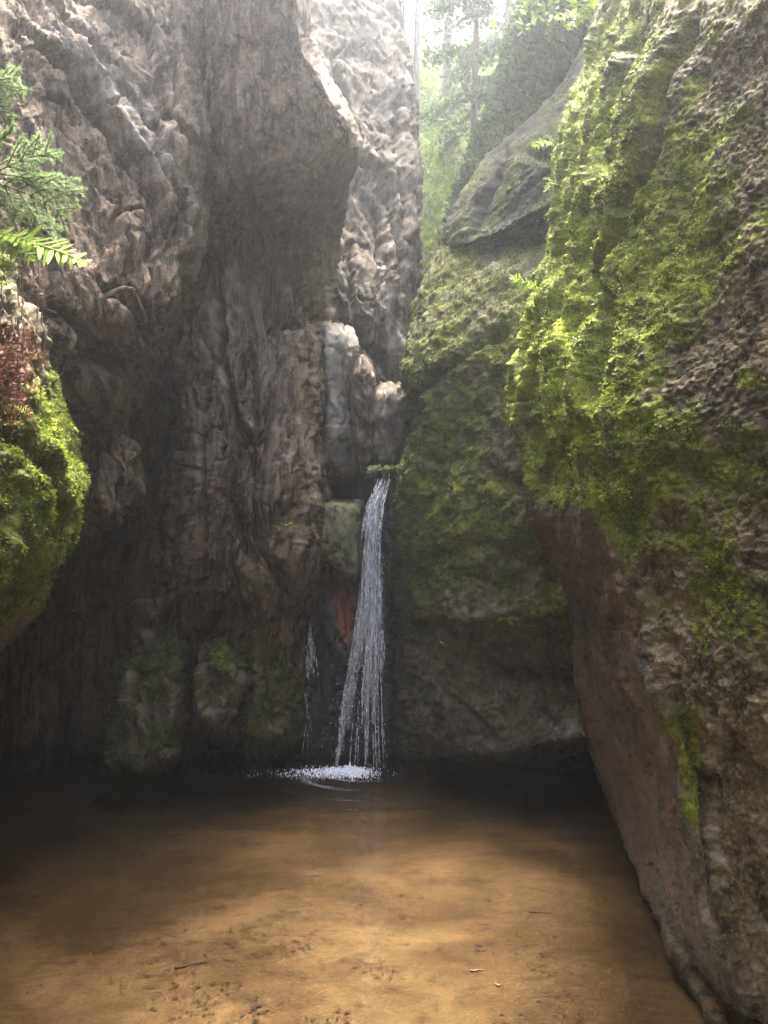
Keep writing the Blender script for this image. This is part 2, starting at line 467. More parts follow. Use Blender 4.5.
right_cliff = rock('mossy_cliff', R1, (0, 7), r1_disp, M_right, 'tall moss covered sandstone cliff bulging over the right bank of the pool', 'cliff', res=1.35, frame=(-40, 1150, -40, 1064),
     moss=r1_moss, tint=lambda c: 0.22 * sstep(0.42, 0.7, fbm(c['P'] * 7, 3, 51) + 0.25) * sstep(560, 760, c['py']) * sstep(640, 700, c['px']),
     wet=lambda c: 0.9 * sstep(25, -5, edge1(c['px'], c['py'], c['P'])) * sstep(485, 540, c['py']),  # damp inner face, darkened further to offset light bounced from the pool
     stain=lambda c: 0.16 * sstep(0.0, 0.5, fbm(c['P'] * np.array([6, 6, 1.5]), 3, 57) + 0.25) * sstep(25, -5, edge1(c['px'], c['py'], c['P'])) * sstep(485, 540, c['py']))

# ------------------------------------------------------------------ MIDDLE RIGHT CLIFF
R2 = [
 (235, [(480,9.8),(447,8.8),(472,8.1),(512,7.7),(560,7.4),(640,7.2),(780,8.4),(620,10.4)]),
 (270, [(470,9.6),(429,8.4),(462,7.5),(505,7.0),(560,6.7),(640,6.5),(780,8.0),(620,10.2)]),
 (310, [(460,9.5),(412,8.1),(447,7.2),(495,6.7),(555,6.4),(640,6.2),(780,7.8),(620,10.0)]),
 (350, [(450,9.4),(402,7.9),(437,7.0),(490,6.5),(550,6.2),(640,6.0),(780,7.6),(620,9.8)]),
 (385, [(450,9.3),(404,7.75),(437,6.95),(490,6.45),(550,6.15),(640,6.0),(780,7.6),(620,9.8)]),
 (430, [(450,9.3),(410,7.6),(436,6.9),(486,6.4),(550,6.1),(640,6.0),(780,7.6),(620,9.8)]),
 (480, [(450,9.3),(399,7.6),(427,6.9),(482,6.35),(550,6.1),(640,6.0),(780,7.6),(620,9.8)]),
 (530, [(450,9.3),(395,7.8),(430,6.8),(484,6.3),(550,6.05),(640,6.0),(780,7.6),(620,9.8)]),
 (580, [(450,9.3),(390,8.0),(440,6.7),(490,6.3),(550,6.05),(640,6.0),(780,7.6),(620,9.8)]),
 (616, [(450,9.3),(386,8.1),(437,6.75),(490,6.3),(550,6.05),(640,6.0),(780,7.6),(620,9.8)]),
 (632, [(450,9.3),(386,8.1),(434,6.95),(490,6.42),(550,6.15),(640,6.1),(780,7.6),(620,9.8)]),
 (665, [(450,9.3),(386,8.1),(430,7.1),(490,6.62),(550,6.4),(640,6.3),(780,7.6),(620,9.8)]),
 (715, [(450,9.3),(386,8.1),(428,7.2),(490,6.62),(550,6.35),(640,6.3),(780,7.6),(620,9.8)]),
 (748, [(450,9.3),(390,8.2),(430,7.3),(490,6.7,754),(550,6.4,750),(640,6.3,738),(780,7.6),(620,9.8)]),
 (762, [(450,9.3),(395,8.3),(432,7.7),(490,7.4,757),(550,7.2,745),(640,7.1,735),(780,7.8),(620,9.8)]),
 (776, [(450,9.5),(400,8.8),(435,8.7),(490,8.7),(550,8.6),(640,8.5),(780,8.6),(620,9.9)]),
 (830, [(450,9.5),(400,8.9),(435,8.8),(490,8.8),(550,8.7),(640,8.6),(780,8.6),(620,9.9)]),
]
def moss_cliff_disp(cr_list, amp=1.0, seed=0, px_amp=5):
    def f(P, N, px, py):
        lo = fbm(P * 1.2, 3, 3 + seed) * 0.09
        Q = grain_rot(P, 0.75) * np.array([0.8, 1, 1.6])
        lay = (ridged(Q * 1.6, 3, 6 + seed) - 0.4) * 0.05
        lump = fbm(P * 7, 4, 8 + seed, 0.65) * 0.04
        f1, f2, rr, _ = worley(P * 12, 4 + seed)
        tuft = (0.5 - f1) * 0.035
        fine = fbm(P * 34, 3, 12 + seed, 0.7) * 0.014
        wx, wy = warp(P, px, py, px_amp, 4)
        return (lo + lay + lump + tuft + fine) * amp + cracks(wx, wy, cr_list)
    return f
rock('mossy_cliff', R2, (0, 6), moss_cliff_disp([
        ([(402,402),(430,385),(470,352),(520,320)], 5, 0.07, 0.03, 30),
        ([(418,430),(416,404),(405,396)], 4, 0.15),
        ([(425,622),(470,622),(520,619),(600,618)], 3.5, 0.10, 0.05, 20),
        ([(470,656),(500,672),(540,676),(600,662)], 7, 0.16, 0.06, 18),
        ([(440,690),(470,715),(500,745)], 5, 0.08), ([(490,470),(540,500),(570,540)], 8, 0.08), ([(430,560),(480,540),(520,560)], 7, 0.06),
    ]), M_mid, 'dark moss clad cliff standing right of the waterfall above the black undercut', 'cliff', res=1.4,
    moss=lambda c: np.clip(0.58 + 0.40 * fbm(c['P'] * 2.2, 4, 61, 0.6) + 0.3 * fbm(c['P'] * 10, 3, 62) - 0.45 * sstep(612, 660, c['py']) + soft(c['px'], c['py'], [(430,350,60,60,0,.12),(430,520,50,50,0,.3),(590,720,25,30,0,.1)]), 0, 1),
    tint=lambda c: soft(c['px'], c['py'], [(572,728,26,14,-15,.55),(500,625,50,5,0,.22),(450,612,22,5,0,.2)]) * (0.6 + 0.8 * fbm(c['P'] * 9, 3, 66)),
    wet=lambda c: np.clip(sstep(425, 385, c['px']) * sstep(500, 560, c['py']) + 0.3 * sstep(640, 750, c['py']), 0, 1))

R2b = [
 (-330, [(760,12),(690,9.2),(730,6.917),(800,6.468),(900,6.382),(1100,10),(900,13)]),
 (-150, [(720,11.5),(640,9.025),(680,6.962),(740,6.562),(840,6.473),(1000,10),(860,12.5)]),
 (30, [(660,11),(592,8.815),(622,7.128),(670,6.71),(760,6.618),(900,9.4),(780,12)]),
 (110, [(600,10.8),(543,8.675),(575,7.235),(618,6.803),(700,6.708),(860,9.2),(720,11.8)]),
 (165, [(540,10.5),(482,8.57),(522,7.411),(572,6.96),(680,6.86),(840,9),(660,11.5)]),
 (212, [(500,10.3),(452,8.5),(498,7.5),(558,7,190),(680,6.9,160),(840,8.8),(640,11.3)]),
 (246, [(490,10.2),(444,8.4),(488,7.4,238),(550,6.95,206),(680,6.9,172),(840,8.6),(640,11.2)]),
 (266, [(490,10),(445,8.7),(488,8,250),(550,7.6,216),(680,7.4,180),(840,8.6),(640,11)]),
 (290, [(490,9.8),(455,9),(500,8.5,280),(560,8.1,260),(680,8,230),(840,8.6),(640,10.8)]),
]
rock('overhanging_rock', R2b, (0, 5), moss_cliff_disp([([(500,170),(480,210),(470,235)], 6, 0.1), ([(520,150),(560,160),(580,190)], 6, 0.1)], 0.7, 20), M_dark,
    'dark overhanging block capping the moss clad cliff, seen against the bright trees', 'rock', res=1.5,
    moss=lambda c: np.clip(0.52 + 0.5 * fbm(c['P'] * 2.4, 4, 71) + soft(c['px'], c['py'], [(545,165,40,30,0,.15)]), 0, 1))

R2c = [
 (-400, [(700,16),(610,13.5),(650,12.6),(720,12.2),(860,12),(1000,14),(850,17)]),
 (-120, [(660,16),(560,13.2),(600,12.3),(680,11.8),(820,11.6),(960,13.6),(800,16.5)]),
 (0,   [(620,15.5),(522,12.9),(560,12.0),(640,11.5),(800,11.3),(940,13.4),(780,16)]),
 (70,  [(600,15.3),(502,12.7),(540,11.8),(620,11.3),(780,11.1),(920,13.2),(760,16)]),
 (130, [(590,15),(480,12.5),(520,11.6),(600,11.1),(760,10.9),(900,13),(740,16)]),
 (200, [(580,15),(456,12.3),(500,11.4),(580,10.9),(740,10.7),(880,13),(720,16)]),
 (300, [(580,15),(440,12.2),(490,11.3),(570,10.8),(730,10.6),(870,13),(710,16)])]
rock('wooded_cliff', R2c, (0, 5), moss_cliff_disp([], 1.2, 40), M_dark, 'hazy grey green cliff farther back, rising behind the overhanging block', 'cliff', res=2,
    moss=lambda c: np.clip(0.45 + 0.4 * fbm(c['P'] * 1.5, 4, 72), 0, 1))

# ------------------------------------------------------------------ LEFT CLIFFS
L1 = [
 (-700, [(-900,2.6),(-150,7),(-20,8.05),(80,9.1),(150,10.325),(75,13.72),(-900,7)]),
 (-200, [(-900,2.3),(-60,5.4),(40,6.3),(130,7.2),(190,8.1),(115,10.584),(-900,6.5)]),
 (0, [(-850,2.3),(-20,4.68),(70,5.46),(140,6.24),(197,7.02),(122,8.918),(-900,6.5)]),
 (70, [(-850,2.3),(-20,4.489),(70,5.228),(144,5.904),(205,6.642),(130,8.438),(-900,6.5)]),
 (110, [(-850,2.3),(-20,4.403),(68,5.117),(142,5.712),(198,6.426),(123,8.163),(-900,6.5)]),
 (200, [(-850,2.3),(-20,4.18),(62,4.84),(132,5.28),(188,5.94),(113,7.546),(-900,6.5)]),
 (300, [(-850,2.4),(-20,4),(60,4.5),(118,4.85),(168,5.3),(93,7),(-900,6.5)]),
 (350, [(-850,2.5),(-20,4.1),(54,4.6),(105,4.95),(150,5.4),(75,7),(-900,6.5)]),
 (385, [(-850,2.6),(-20,4.2),(48,4.7),(98,5.05),(136,5.5),(61,7.2),(-900,6.6)]),
 (430, [(-850,2.8),(-20,4.4),(40,4.9),(84,5.2),(118,5.7),(43,7.3),(-900,6.8)]),
 (500, [(-850,3),(-20,4.6),(40,5.1),(80,5.4),(100,5.9),(25,7.5),(-900,7)]),
 (535, [(-850,3.3),(-20,5.1),(38,5.6),(74,6),(92,6.5),(17,7.7),(-900,7.2)]),
 (560, [(-850,4.2),(-20,6.6),(36,7),(70,7.2),(84,7.5),(9,7.9),(-900,7.4)]),
]
def terrace(t, n, riser=0.22):
    t = t * n; f = np.floor(t)
    return (f + sstep(0, riser, t - f)) / n

def slab_disp(cr_list, bl, ang=0.0, seed=0, va=0.25, amp=1.0, wa=4, rough=1.0):
    """flowing sheets and fibres of weathered sandstone; ang leans the grain, positive = top towards the left"""
    def f(P, N, px, py):
        c, s = math.cos(ang), math.sin(ang)
        A, Z = ARC, P[:, 2]
        wv = np.stack([fbm(P * 1.7, 3, 5), fbm(P * 1.7, 3, 6), fbm(P * 1.7, 3, 7)], 1)
        ac = c * A + s * Z + 0.16 * wv[:, 0]            # across the grain
        al = -s * A + c * Z + 0.3 * wv[:, 1]            # along it
        def co(fa, fl, k=0.0): return np.stack([ac * fa, al * fl, np.full(len(A), 3.1 * seed + k)], 1)
        lo = fbm(P * 0.9, 3, 2 + seed) * 0.10
        t = fbm(co(1.5, 0.32), 4, 14 + seed, 0.5) * 0.5 + 0.5
        sheets = terrace(t, 7, 0.35) * 0.26
        t2 = fbm(co(4.5, 1.1, 7), 4, 15 + seed, 0.55) * 0.5 + 0.5
        plates = terrace(t2, 6, 0.25) * 0.075
        rg = ridged(co(6, 6 * va * 0.6, 2), 4, 21 + seed, 0.6) * 0.035
        fib = fbm(co(19, 19 * va, 5), 4, 24 + seed, 0.7) * 0.022
        patch = sstep(-0.25, 0.3, fbm(P * 2.3, 3, 28 + seed))
        gr = fbm(P * 24, 5, 27 + seed, 0.8) * (0.012 + 0.016 * patch)
        f1, f2, rid, off = worley(P * 26 + 0.3 * wv, 33 + seed)
        gr = gr + (rid - 0.5) * 0.012 * patch
        pits = -sstep(0.25, 0.5, fbm(P * 18, 3, 29 + seed)) * 0.022 * patch
        crk = sstep(0.84, 0.97, ridged(co(1.6, 0.36, 9), 3, 61 + seed, 0.45)) * 0.14 + sstep(0.82, 0.97, ridged(co(1.5, 1.0, 11) @ np.array([[.6, .8, 0], [-.8, .6, 0], [0, 0, 1]]), 2, 63 + seed)) * 0.06
        bf1, bf2, brid, _ = worley(co(2.4, 0.75, 13) + 0.25 * wv, 81 + seed)
        block = (brid - 0.5) * 0.15 - sstep(0.09, 0.0, bf2 - bf1) * 0.10
        cf1, cf2, crid, _ = worley(co(6.5, 3.0, 17) + 0.2 * wv, 83 + seed)
        block = block + ((crid - 0.5) * 0.05 - sstep(0.08, 0.0, cf2 - cf1) * 0.03) * sstep(-0.2, 0.2, fbm(P * 1.8, 2, 85 + seed))
        wx, wy = warp(P, px, py, wa, 5)
        k = 1.0 if amp >= 0.9 else amp
        return (lo + sheets * 0.8 - 0.10 + plates * 1.2 - 0.04 + rg * 1.1 - 0.016 + fib * 1.3 + gr * 1.1 * rough + pits * 1.3 * rough - crk * 1.5 + block * 0.4 * rough) * k + cracks(wx, wy, cr_list) * 1.7 + blobs(wx, wy, bl)
    return f
rock('cliff', L1, (0, 5), slab_disp([
        ([(78,0),(115,17),(145,41),(149,61),(152,90)], 3, 0.06, 0.07, 20), ([(60,20),(91,54),(129,108),(176,190)], 4, 0.08, 0.06, 25),
        ([(149,85),(162,122),(186,152)], 3, 0.07, 0.05, 14), ([(132,146),(155,185),(176,217),(172,260)], 3.5, 0.08, 0.06, 18),
        ([(20,30),(68,71),(112,142),(149,203),(160,240)], 4, 0.10, 0.07, 25), ([(108,250),(112,225),(124,214),(138,220),(150,262),(156,330)], 3.5, 0.06),
        ([(97,283),(125,311),(144,333),(140,372)], 3.5, 0.1, 0.06, 14), ([(104,292),(118,286),(137,296),(146,318),(144,355)], 3, 0.09, -0.04, 14),
        ([(62,355),(95,358),(131,368),(125,414),(104,436)], 4, 0.12, -0.05, 18), ([(55,300),(80,330),(100,352)], 4, 0.08), ([(170,20),(176,70),(170,120)], 3, 0.06)],
        [(128,240,22,36,15,0.08),(152,292,11,42,5,0.09),(122,325,18,34,-15,0.12),(96,395,34,34,0,0.16),(60,350,20,30,0,0.08)], ang=0.62, seed=0, va=0.16, rough=0.6), M_left,
    'tall brown sandstone cliff with slanting ribs at the left edge, above the green moss boulder', 'cliff', res=1.4,
    moss=lambda c: np.clip(-0.15 + 0.35 * fbm(c['P'] * 3, 3, 81) + soft(c['px'], c['py'], [(30,60,30,40,0,.35),(75,85,40,25,50,.2),(25,300,35,60,0,.35)]), 0, 1),
    tint=lambda c: np.clip(soft(c['px'], c['py'], [(105,80,25,70,-38,.32),(150,140,14,60,-30,.28),(165,80,10,50,0,.1)]) * (0.5 + 1.6 * fbm(c['P'] * 8, 3, 83)), 0, 1))

# boulder wedged below the left cliff
def lump_rows(cx, cy, rx, ry, d, rd, jit=0.1, n=9, m=9, seed=0, flat=0.0):
    rs = np.random.default_rng(seed); rows = []
    for r in range(m):
        v = -1 + 2 * r / (m - 1)
        w = max(0.12, (1 - abs(v) ** 2.6) ** 0.5)
        pts = []
        for c in range(n):
            a = math.pi + 2 * math.pi * c / n          # starts at the left, goes over the front
            k = w * (1 + jit * rs.uniform(-1, 1))
            pts.append((cx + rx * k * math.cos(a), d + rd * k * math.sin(a)))
        rows.append((cy + ry * v, pts))
    return rows
rock('wedged_boulder', lump_rows(110, 478, 36, 50, 5.55, 0.36, seed=5), (0, 5), slab_disp([([(100,440),(118,470),(122,510)], 3, 0.05), ([(126,446),(134,480),(132,515)], 3, 0.05)], [], ang=0.5, seed=4, va=0.4, amp=0.5), M_left,
    'rounded brown boulder wedged under the left cliff beside the black cleft', 'boulder')

L2 = [
 (-260, [(-500,6.8),(20,8.6),(186,7.8),(203,6.5),(215,5.85),(275,5.62),(278,6),(233,9.6),(-400,10.2)]),
 (0, [(-500,6.8),(20,8.6),(186,7.6),(203,6.55),(228,5.95),(288,5.75),(292,6.2),(247,9.4),(-400,10)]),
 (60, [(-500,6.8),(20,8.6),(186,7.6),(203,6.6),(234,6),(299.5,5.85),(303,6.25),(258,9.4),(-400,10)]),
 (110, [(-500,6.8),(20,8.6),(186,7.5),(203,6.62),(240,6.05),(327,6),(331,6.4),(286,9.4),(-400,10)]),
 (150, [(-500,6.8),(20,8.6),(186,7.4),(203,6.62),(240,6.14),(339,6.15),(342,6.6),(297,9.4),(-400,10)]),
 (188, [(-500,6.8),(20,8.6),(169.28,7.3),(195.147,6.6),(236,6.3),(293,6.38),(323,6.95),(278,9.3),(-400,10)]),
 (240, [(-500,6.8),(20,8.6),(146.4,7.2),(183.2,7.26),(232,7.04),(284,7.282),(314,7.865),(269,9.2),(-400,10)]),
 (330, [(-500,6.8),(20,8.6),(120,7.2),(170,7.012),(230,6.8),(282,6.991),(313,7.597),(268,9.2),(-400,10)]),
 (400, [(-500,6.8),(20,8.6),(118,7.3),(172,6.82),(228,6.593),(280,6.717),(311,7.388),(266,9.2),(-400,10)]),
 (480, [(-500,6.8),(20,8.6),(118,7.3),(172,6.6),(226,6.36),(276,6.5),(309,7.2),(264,9.2),(-400,10)]),
 (540, [(-500,6.8),(10,8.7),(106,7.5),(160,6.75),(216,6.45),(272,6.6),(312,7.25),(267,9.2),(-400,10)]),
 (600, [(-500,6.8),(5,8.7),(98,7.6),(152,6.85),(208,6.6),(268,6.75),(305,7.35),(260,9.2),(-400,10)]),
 (625, [(-500,6.8),(5,8.7),(98,7.6),(150,6.95),(206,7.1),(266,6.95),(301,7.45),(256,9.2),(-400,10)]),
 (680, [(-500,6.8),(5,8.7),(98,7.6),(148,7.05),(205,7.3),(264,7.15),(300,7.5),(255,9.2),(-400,10)]),
 (735, [(-500,6.8),(5,8.7),(98,7.7),(148,7.2),(205,7.4),(262,7.35),(300,7.7),(255,9.2),(-400,10)]),
 (765, [(-500,6.9),(5,8.8),(98,8.3),(148,8.2),(205,8.2),(262,8.2),(300,8.2),(255,9.2),(-400,10)]),
 (800, [(-500,7.2),(5,8.9),(98,8.5),(148,8.4),(205,8.4),(262,8.4),(300,8.4),(255,9.2),(-400,10)]),
]
def l2_disp(P, N, px, py):
    base = slab_disp([
        ([(222,255),(223,355),(237,424),(259,442)], 3.5, 0.12, 0.05, 14), ([(187,270),(184,311),(175,345)], 4, 0.12), ([(206,400),(200,455),(198,558)], 2.6, 0.08),
        ([(199,555),(175,605),(150,658)], 4, 0.10, -0.16, 30), ([(250,340),(256,405),(262,440)], 3, 0.08), ([(272,395),(269,449),(262,505)], 3, 0.1, 0.04, 12),
        ([(263,440),(257,514),(260,547),(276,579),(282,620)], 3.5, 0.13, 0.05, 12), ([(218,492),(241,531),(250,560)], 4, 0.10), ([(240,250),(246,300),(262,325)], 4, 0.08),
        ([(272,330),(280,322),(292,323),(302,326),(312,334)], 3.5, 0.12, -0.08, 30), ([(270,270),(275,320)], 3.5, 0.10), ([(255,150),(252,200),(258,250),(250,290)], 4, 0.08, 0.06, 25),
        ([(292,222),(300,260),(306,300),(312,325)], 4, 0.1, 0.05, 12), ([(214,150),(230,185),(245,215)], 3, 0.06), ([(200,210),(215,250),(218,300)], 3, 0.07),
        ([(165,300),(168,400),(160,470)], 4, 0.08), ([(230,560),(240,600),(236,640)], 4, 0.1), ([(170,612),(210,622),(250,606)], 5, 0.14)],
        [(152,420,26,42,15,-0.5),(150,300,10,80,0,-0.12),(262,600,22,60,0,0.06),(290,560,20,40,0,0.05)], ang=-0.08, seed=7, va=0.18, rough=0.85)(P, N, px, py)
    smooth = sstep(230, 120, py) * sstep(200, 225, px)          # the smooth overhang under the bright top
    soft_ = fbm(P * np.array([1.5, 1.5, 0.6]), 4, 35) * 0.08 + fbm(P * 4, 4, 37, 0.6) * 0.05 + fbm(P * np.array([9, 9, 4]), 3, 36) * 0.01
    return base * (1 - 0.65 * smooth) + soft_ * smooth
rock('cliff', L2, (0, 7), l2_disp, M_left,
    'grey brown fissured cliff left of the waterfall with a smooth overhang high up', 'cliff', res=1.3,
    moss=lambda c: np.clip(-0.2 + 0.45 * fbm(c['P'] * 3, 4, 85, 0.6) + 0.5 * sstep(440, 620, c['py']) + soft(c['px'], c['py'], [(303,490,8,25,0,.4),(240,580,30,60,0,.12)]), 0, 1),
    tint=lambda c: np.clip(0.22 * sstep(0.1, 0.5, fbm(c['P'] * 4, 3, 87)) * sstep(200, 300, c['py']) * sstep(560, 420, c['py']), 0, 1),
    wet=lambda c: 0.6 * sstep(640, 740, c['py']))

# lower rocks at the foot of the middle cliff
def broken_disp(cr_list, seed, amp=0.16, sc=3.2):
    def f(P, N, px, py):
        wv = np.stack([fbm(P * 3, 3, 5), fbm(P * 3, 3, 6), fbm(P * 3, 3, 7)], 1)
        h, e = facets(P + 0.12 * wv, (sc, sc, sc * 0.6), seed, amp, 0.8)
        h2, e2 = facets(P + 0.05 * wv, (sc * 3, sc * 3, sc * 2), seed + 3, amp * 0.25, 0.8)
        wx, wy = warp(P, px, py, 4, 5)
        return h + h2 - 0.05 * e - 0.015 * e2 + fbm(P * 5, 3, seed) * min(0.06, amp) + fbm(P * 20, 5, seed + 1, 0.75) * min(0.022, amp * 0.5) + cracks(wx, wy, cr_list)
    return f
rock('mossy_rock', [(610, [(122,8.4),(118,7.6),(134,7.2),(156,7.05),(180,7.15),(192,7.6),(182,8.4)]), (645, [(122,8.2),(116,7.3),(132,6.95),(155,6.8),(180,6.92),(192,7.4),(182,8.3)]),
    (690, [(118,8.0),(111,7.1),(128,6.72),(152,6.6),(178,6.75),(188,7.2),(182,8.2)]),
    (730, [(118,7.9),(109,7.05),(126,6.66),(150,6.55),(174,6.7),(184,7.1),(182,8.1)]), (758, [(118,7.9),(111,7.1),(127,6.66),(150,6.52),(170,6.7),(178,7.1),(180,8.0)]),
    (770, [(124,8.0),(117,7.3),(130,6.85),(148,6.75),(162,6.95),(170,7.3),(172,8.0)]), (774, [(130,8.0),(128,7.6),(136,7.4),(148,7.3),(158,7.4),(162,7.6),(158,7.9)])], (0, 5),
    broken_disp([([(140,690),(150,735),(145,770)], 3, 0.06), ([(166,670),(168,740)], 3, 0.06)], 31, 0.055), M_mid,
    'hanging rock foot with grey green moss, standing over the dark water at lower left', 'rock',
    moss=lambda c: np.clip(0.45 + 0.5 * fbm(c['P'] * 4, 4, 91, 0.6), 0, 1), tint=lambda c: 0.15 * sstep(0.1, 0.5, fbm(c['P'] * 5, 3, 92)))
rock('small_boulder', lump_rows(219, 684, 25, 44, 6.95, 0.32, seed=8, jit=0.16), (0, 5), broken_disp([([(196,690),(215,672),(240,690)], 3, 0.06), ([(222,650),(230,690),(226,720)], 3, 0.05)], 35, 0.08, 4), M_left,
    'small tan boulder with pale top, left of the green rock by the waterfall', 'boulder',
    moss=lambda c: np.clip(0.34 + 0.5 * fbm(c['P'] * 6, 4, 93, 0.6) + soft(c['px'], c['py'], [(225,655,20,16,0,.3)]), 0, 1), tint=lambda c: 0.2 * soft(c['px'], c['py'], [(210,712,18,18,0,1),(235,680,10,12,0,.8)]))
rock('mossy_rock', [(585, [(240,8.2),(246,7.6),(258,7.35),(276,7.3),(292,7.45),(302,7.8),(280,8.4)]), (625, [(236,8.2),(242,7.4),(256,7.12),(276,7.08),(294,7.25),(304,7.7),(280,8.4)]),
    (680, [(232,8.2),(240,7.25),(254,6.98),(274,6.92),(294,7.12),(303,7.6),(280,8.4)]), (722, [(232,8.2),(238,7.25),(252,6.98),(272,6.94),(292,7.12),(302,7.6),(280,8.4)]),
    (744, [(236,8.2),(242,7.5),(255,7.2),(272,7.12),(290,7.3),(299,7.7),(280,8.3)]), (752, [(246,8.1),(250,7.8),(258,7.6),(270,7.55),(282,7.6),(288,7.8),(276,8.1)])], (0, 5),
    broken_disp([([(255,640),(262,690),(256,730)], 3, 0.07), ([(285,630),(290,700)], 3, 0.06)], 37, 0.06), M_mid,
    'green algae covered rock on the bank right beside the foot of the waterfall', 'rock',
    moss=lambda c: np.clip(0.5 + 0.5 * fbm(c['P'] * 4, 4, 95, 0.6), 0, 1))

# lit slab at the back
L3 = [
 (-330, [(240,17.544),(262,15.497),(310,15.059),(350,15.497),(380,16.374),(350,19.006),(260,20.468)]),
 (-150, [(240,15.428),(265,13.3),(315,12.901),(362,13.3),(392,14.231),(362,16.758),(260,18.62)]),
 (0, [(240,13.664),(270,11.712),(322,11.346),(368,11.712),(398,12.566),(368,15.128),(260,17.08)]),
 (100, [(250,12.384),(280,10.549),(330,10.263),(378,10.607),(409,11.352),(379,13.989),(270,16.053)]),
 (200, [(260,11.163),(290,9.553),(338,9.338),(385,9.606),(416,10.304),(386,12.88),(280,15.027)]),
 (285, [(260,10.312),(292,8.745),(340,8.593),(386,8.846),(414,9.503),(384,11.93),(280,14.154)]),
 (340, [(260,10.2),(292,8.6),(340,8.5),(380,8.7),(406,9.2),(376,11.6),(280,14)]),
 (400, [(260,10.2),(292,8.6),(340,8.5),(384,8.6),(412,9),(382,11.4),(280,14)]),
 (480, [(260,10.2),(292,8.6),(340,8.55),(384,8.6),(420,8.9),(390,11.2),(280,14)]),
]
rock('cliff', L3, (0, 5), slab_disp([([(345,140),(362,165),(382,170),(384,210),(382,260)], 3.5, 0.12, 0.06, 20), ([(384,170),(395,230),(408,290)], 3.5, 0.1, 0.05, 16), ([(300,60),(320,110),(335,150)], 4, 0.1),
        ([(330,60),(350,120),(362,160)], 3.5, 0.1, 0.06, 14), ([(318,270),(330,300),(352,328),(372,352),(400,385)], 4, 0.14, 0.05, 25), ([(352,240),(350,290),(356,330)], 3, 0.07),
        ([(395,110),(398,170),(404,230)], 3, 0.08)], [], ang=0.25, seed=11, va=0.18, amp=1.0, rough=0.45), M_pale,
    'pale sunlit sandstone wall at the back behind the smooth overhang, meeting the trees', 'cliff', res=1.3,
    moss=lambda c: np.clip(-0.2 + 0.4 * fbm(c['P'] * 3, 3, 101) + soft(c['px'], c['py'], [(380,140,25,40,0,.3),(410,270,12,40,0,.3)]), 0, 1),
    tint=lambda c: np.clip(0.6 * fbm(c['P'] * 5, 3, 103), 0, 0.25))

# pale pillar and the stepped blocks under it
PIL = [(327, [(322,8.5),(320,8.1),(328,7.95),(338,7.95),(346,8.1),(344,8.6),(333,8.8)]), (332, [(316,8.5),(315,7.95),(325,7.72),(340,7.72),(350,8.0),(350,8.6),(333,8.9)]),
 (345, [(311,8.5),(311,7.85),(323,7.62),(341,7.62),(353,7.9),(354,8.6),(333,8.9)]), (375, [(311,8.5),(311,7.85),(322,7.6),(341,7.64),(353,7.9),(354,8.6),(333,8.9)]),
 (410, [(310,8.5),(310,7.85),(322,7.62),(340,7.68),(350,7.9),(352,8.6),(333,8.9)]), (450, [(310,8.5),(309,7.88),(320,7.64),(341,7.66),(352,7.9),(354,8.6),(333,8.9)]),
 (472, [(310,8.5),(310,7.92),(322,7.72),(343,7.72),(356,7.95),(356,8.6),(333,8.9)]), (482, [(312,8.6),(314,8.2),(324,8.05),(342,8.05),(354,8.2),(354,8.6),(333,8.9)])]
rock('rock_pillar', PIL, (0, 5), slab_disp([([(322,345),(324,400),(320,450)], 3, 0.05), ([(340,440),(345,470)], 3, 0.04)], [], seed=41, va=0.3, amp=0.55, wa=2), M_pale,
    'short pale pillar with a rounded whitish top, standing left above the waterfall', 'rock',
    tint=lambda c: np.clip(0.95 * soft(c['px'], c['py'], [(333,345,26,22,0,1),(336,400,12,50,0,.6)]) * (0.8 + 0.9 * fbm(c['P'] * 9, 3, 107)), 0, 1))
for (cx, cy, rx, ry, d, rd, s, lab, mo) in [
    (364, 412, 15, 56, 8.0, 0.30, 21, 'narrow leaning brown block between the pale pillar and the stepped stones', 0.1),
    (386, 428, 15, 44, 8.05, 0.28, 22, 'brown stepped block just above the lip of the waterfall', 0.3),
    (403, 405, 10, 20, 8.1, 0.22, 23, 'small tan stone perched on the stepped blocks against the moss clad cliff', 0.05)]:
    rock('rock_block', lump_rows(cx, cy, rx, ry, d, rd, seed=s, jit=0.12), (0, 5), slab_disp([], [], ang=0.35, seed=s, va=0.5, amp=0.5), M_pale if s == 23 else M_left, lab, 'rock',
         moss=lambda c, mo=mo: np.clip(mo + 0.3 * fbm(c['P'] * 6, 3, 111) + soft(c['px'], c['py'], [(380,468,14,10,0,.7)]), 0, 1), tint=lambda c: np.clip(0.35 * fbm(c['P'] * 6, 3, 112) + 0.1, 0, .5))

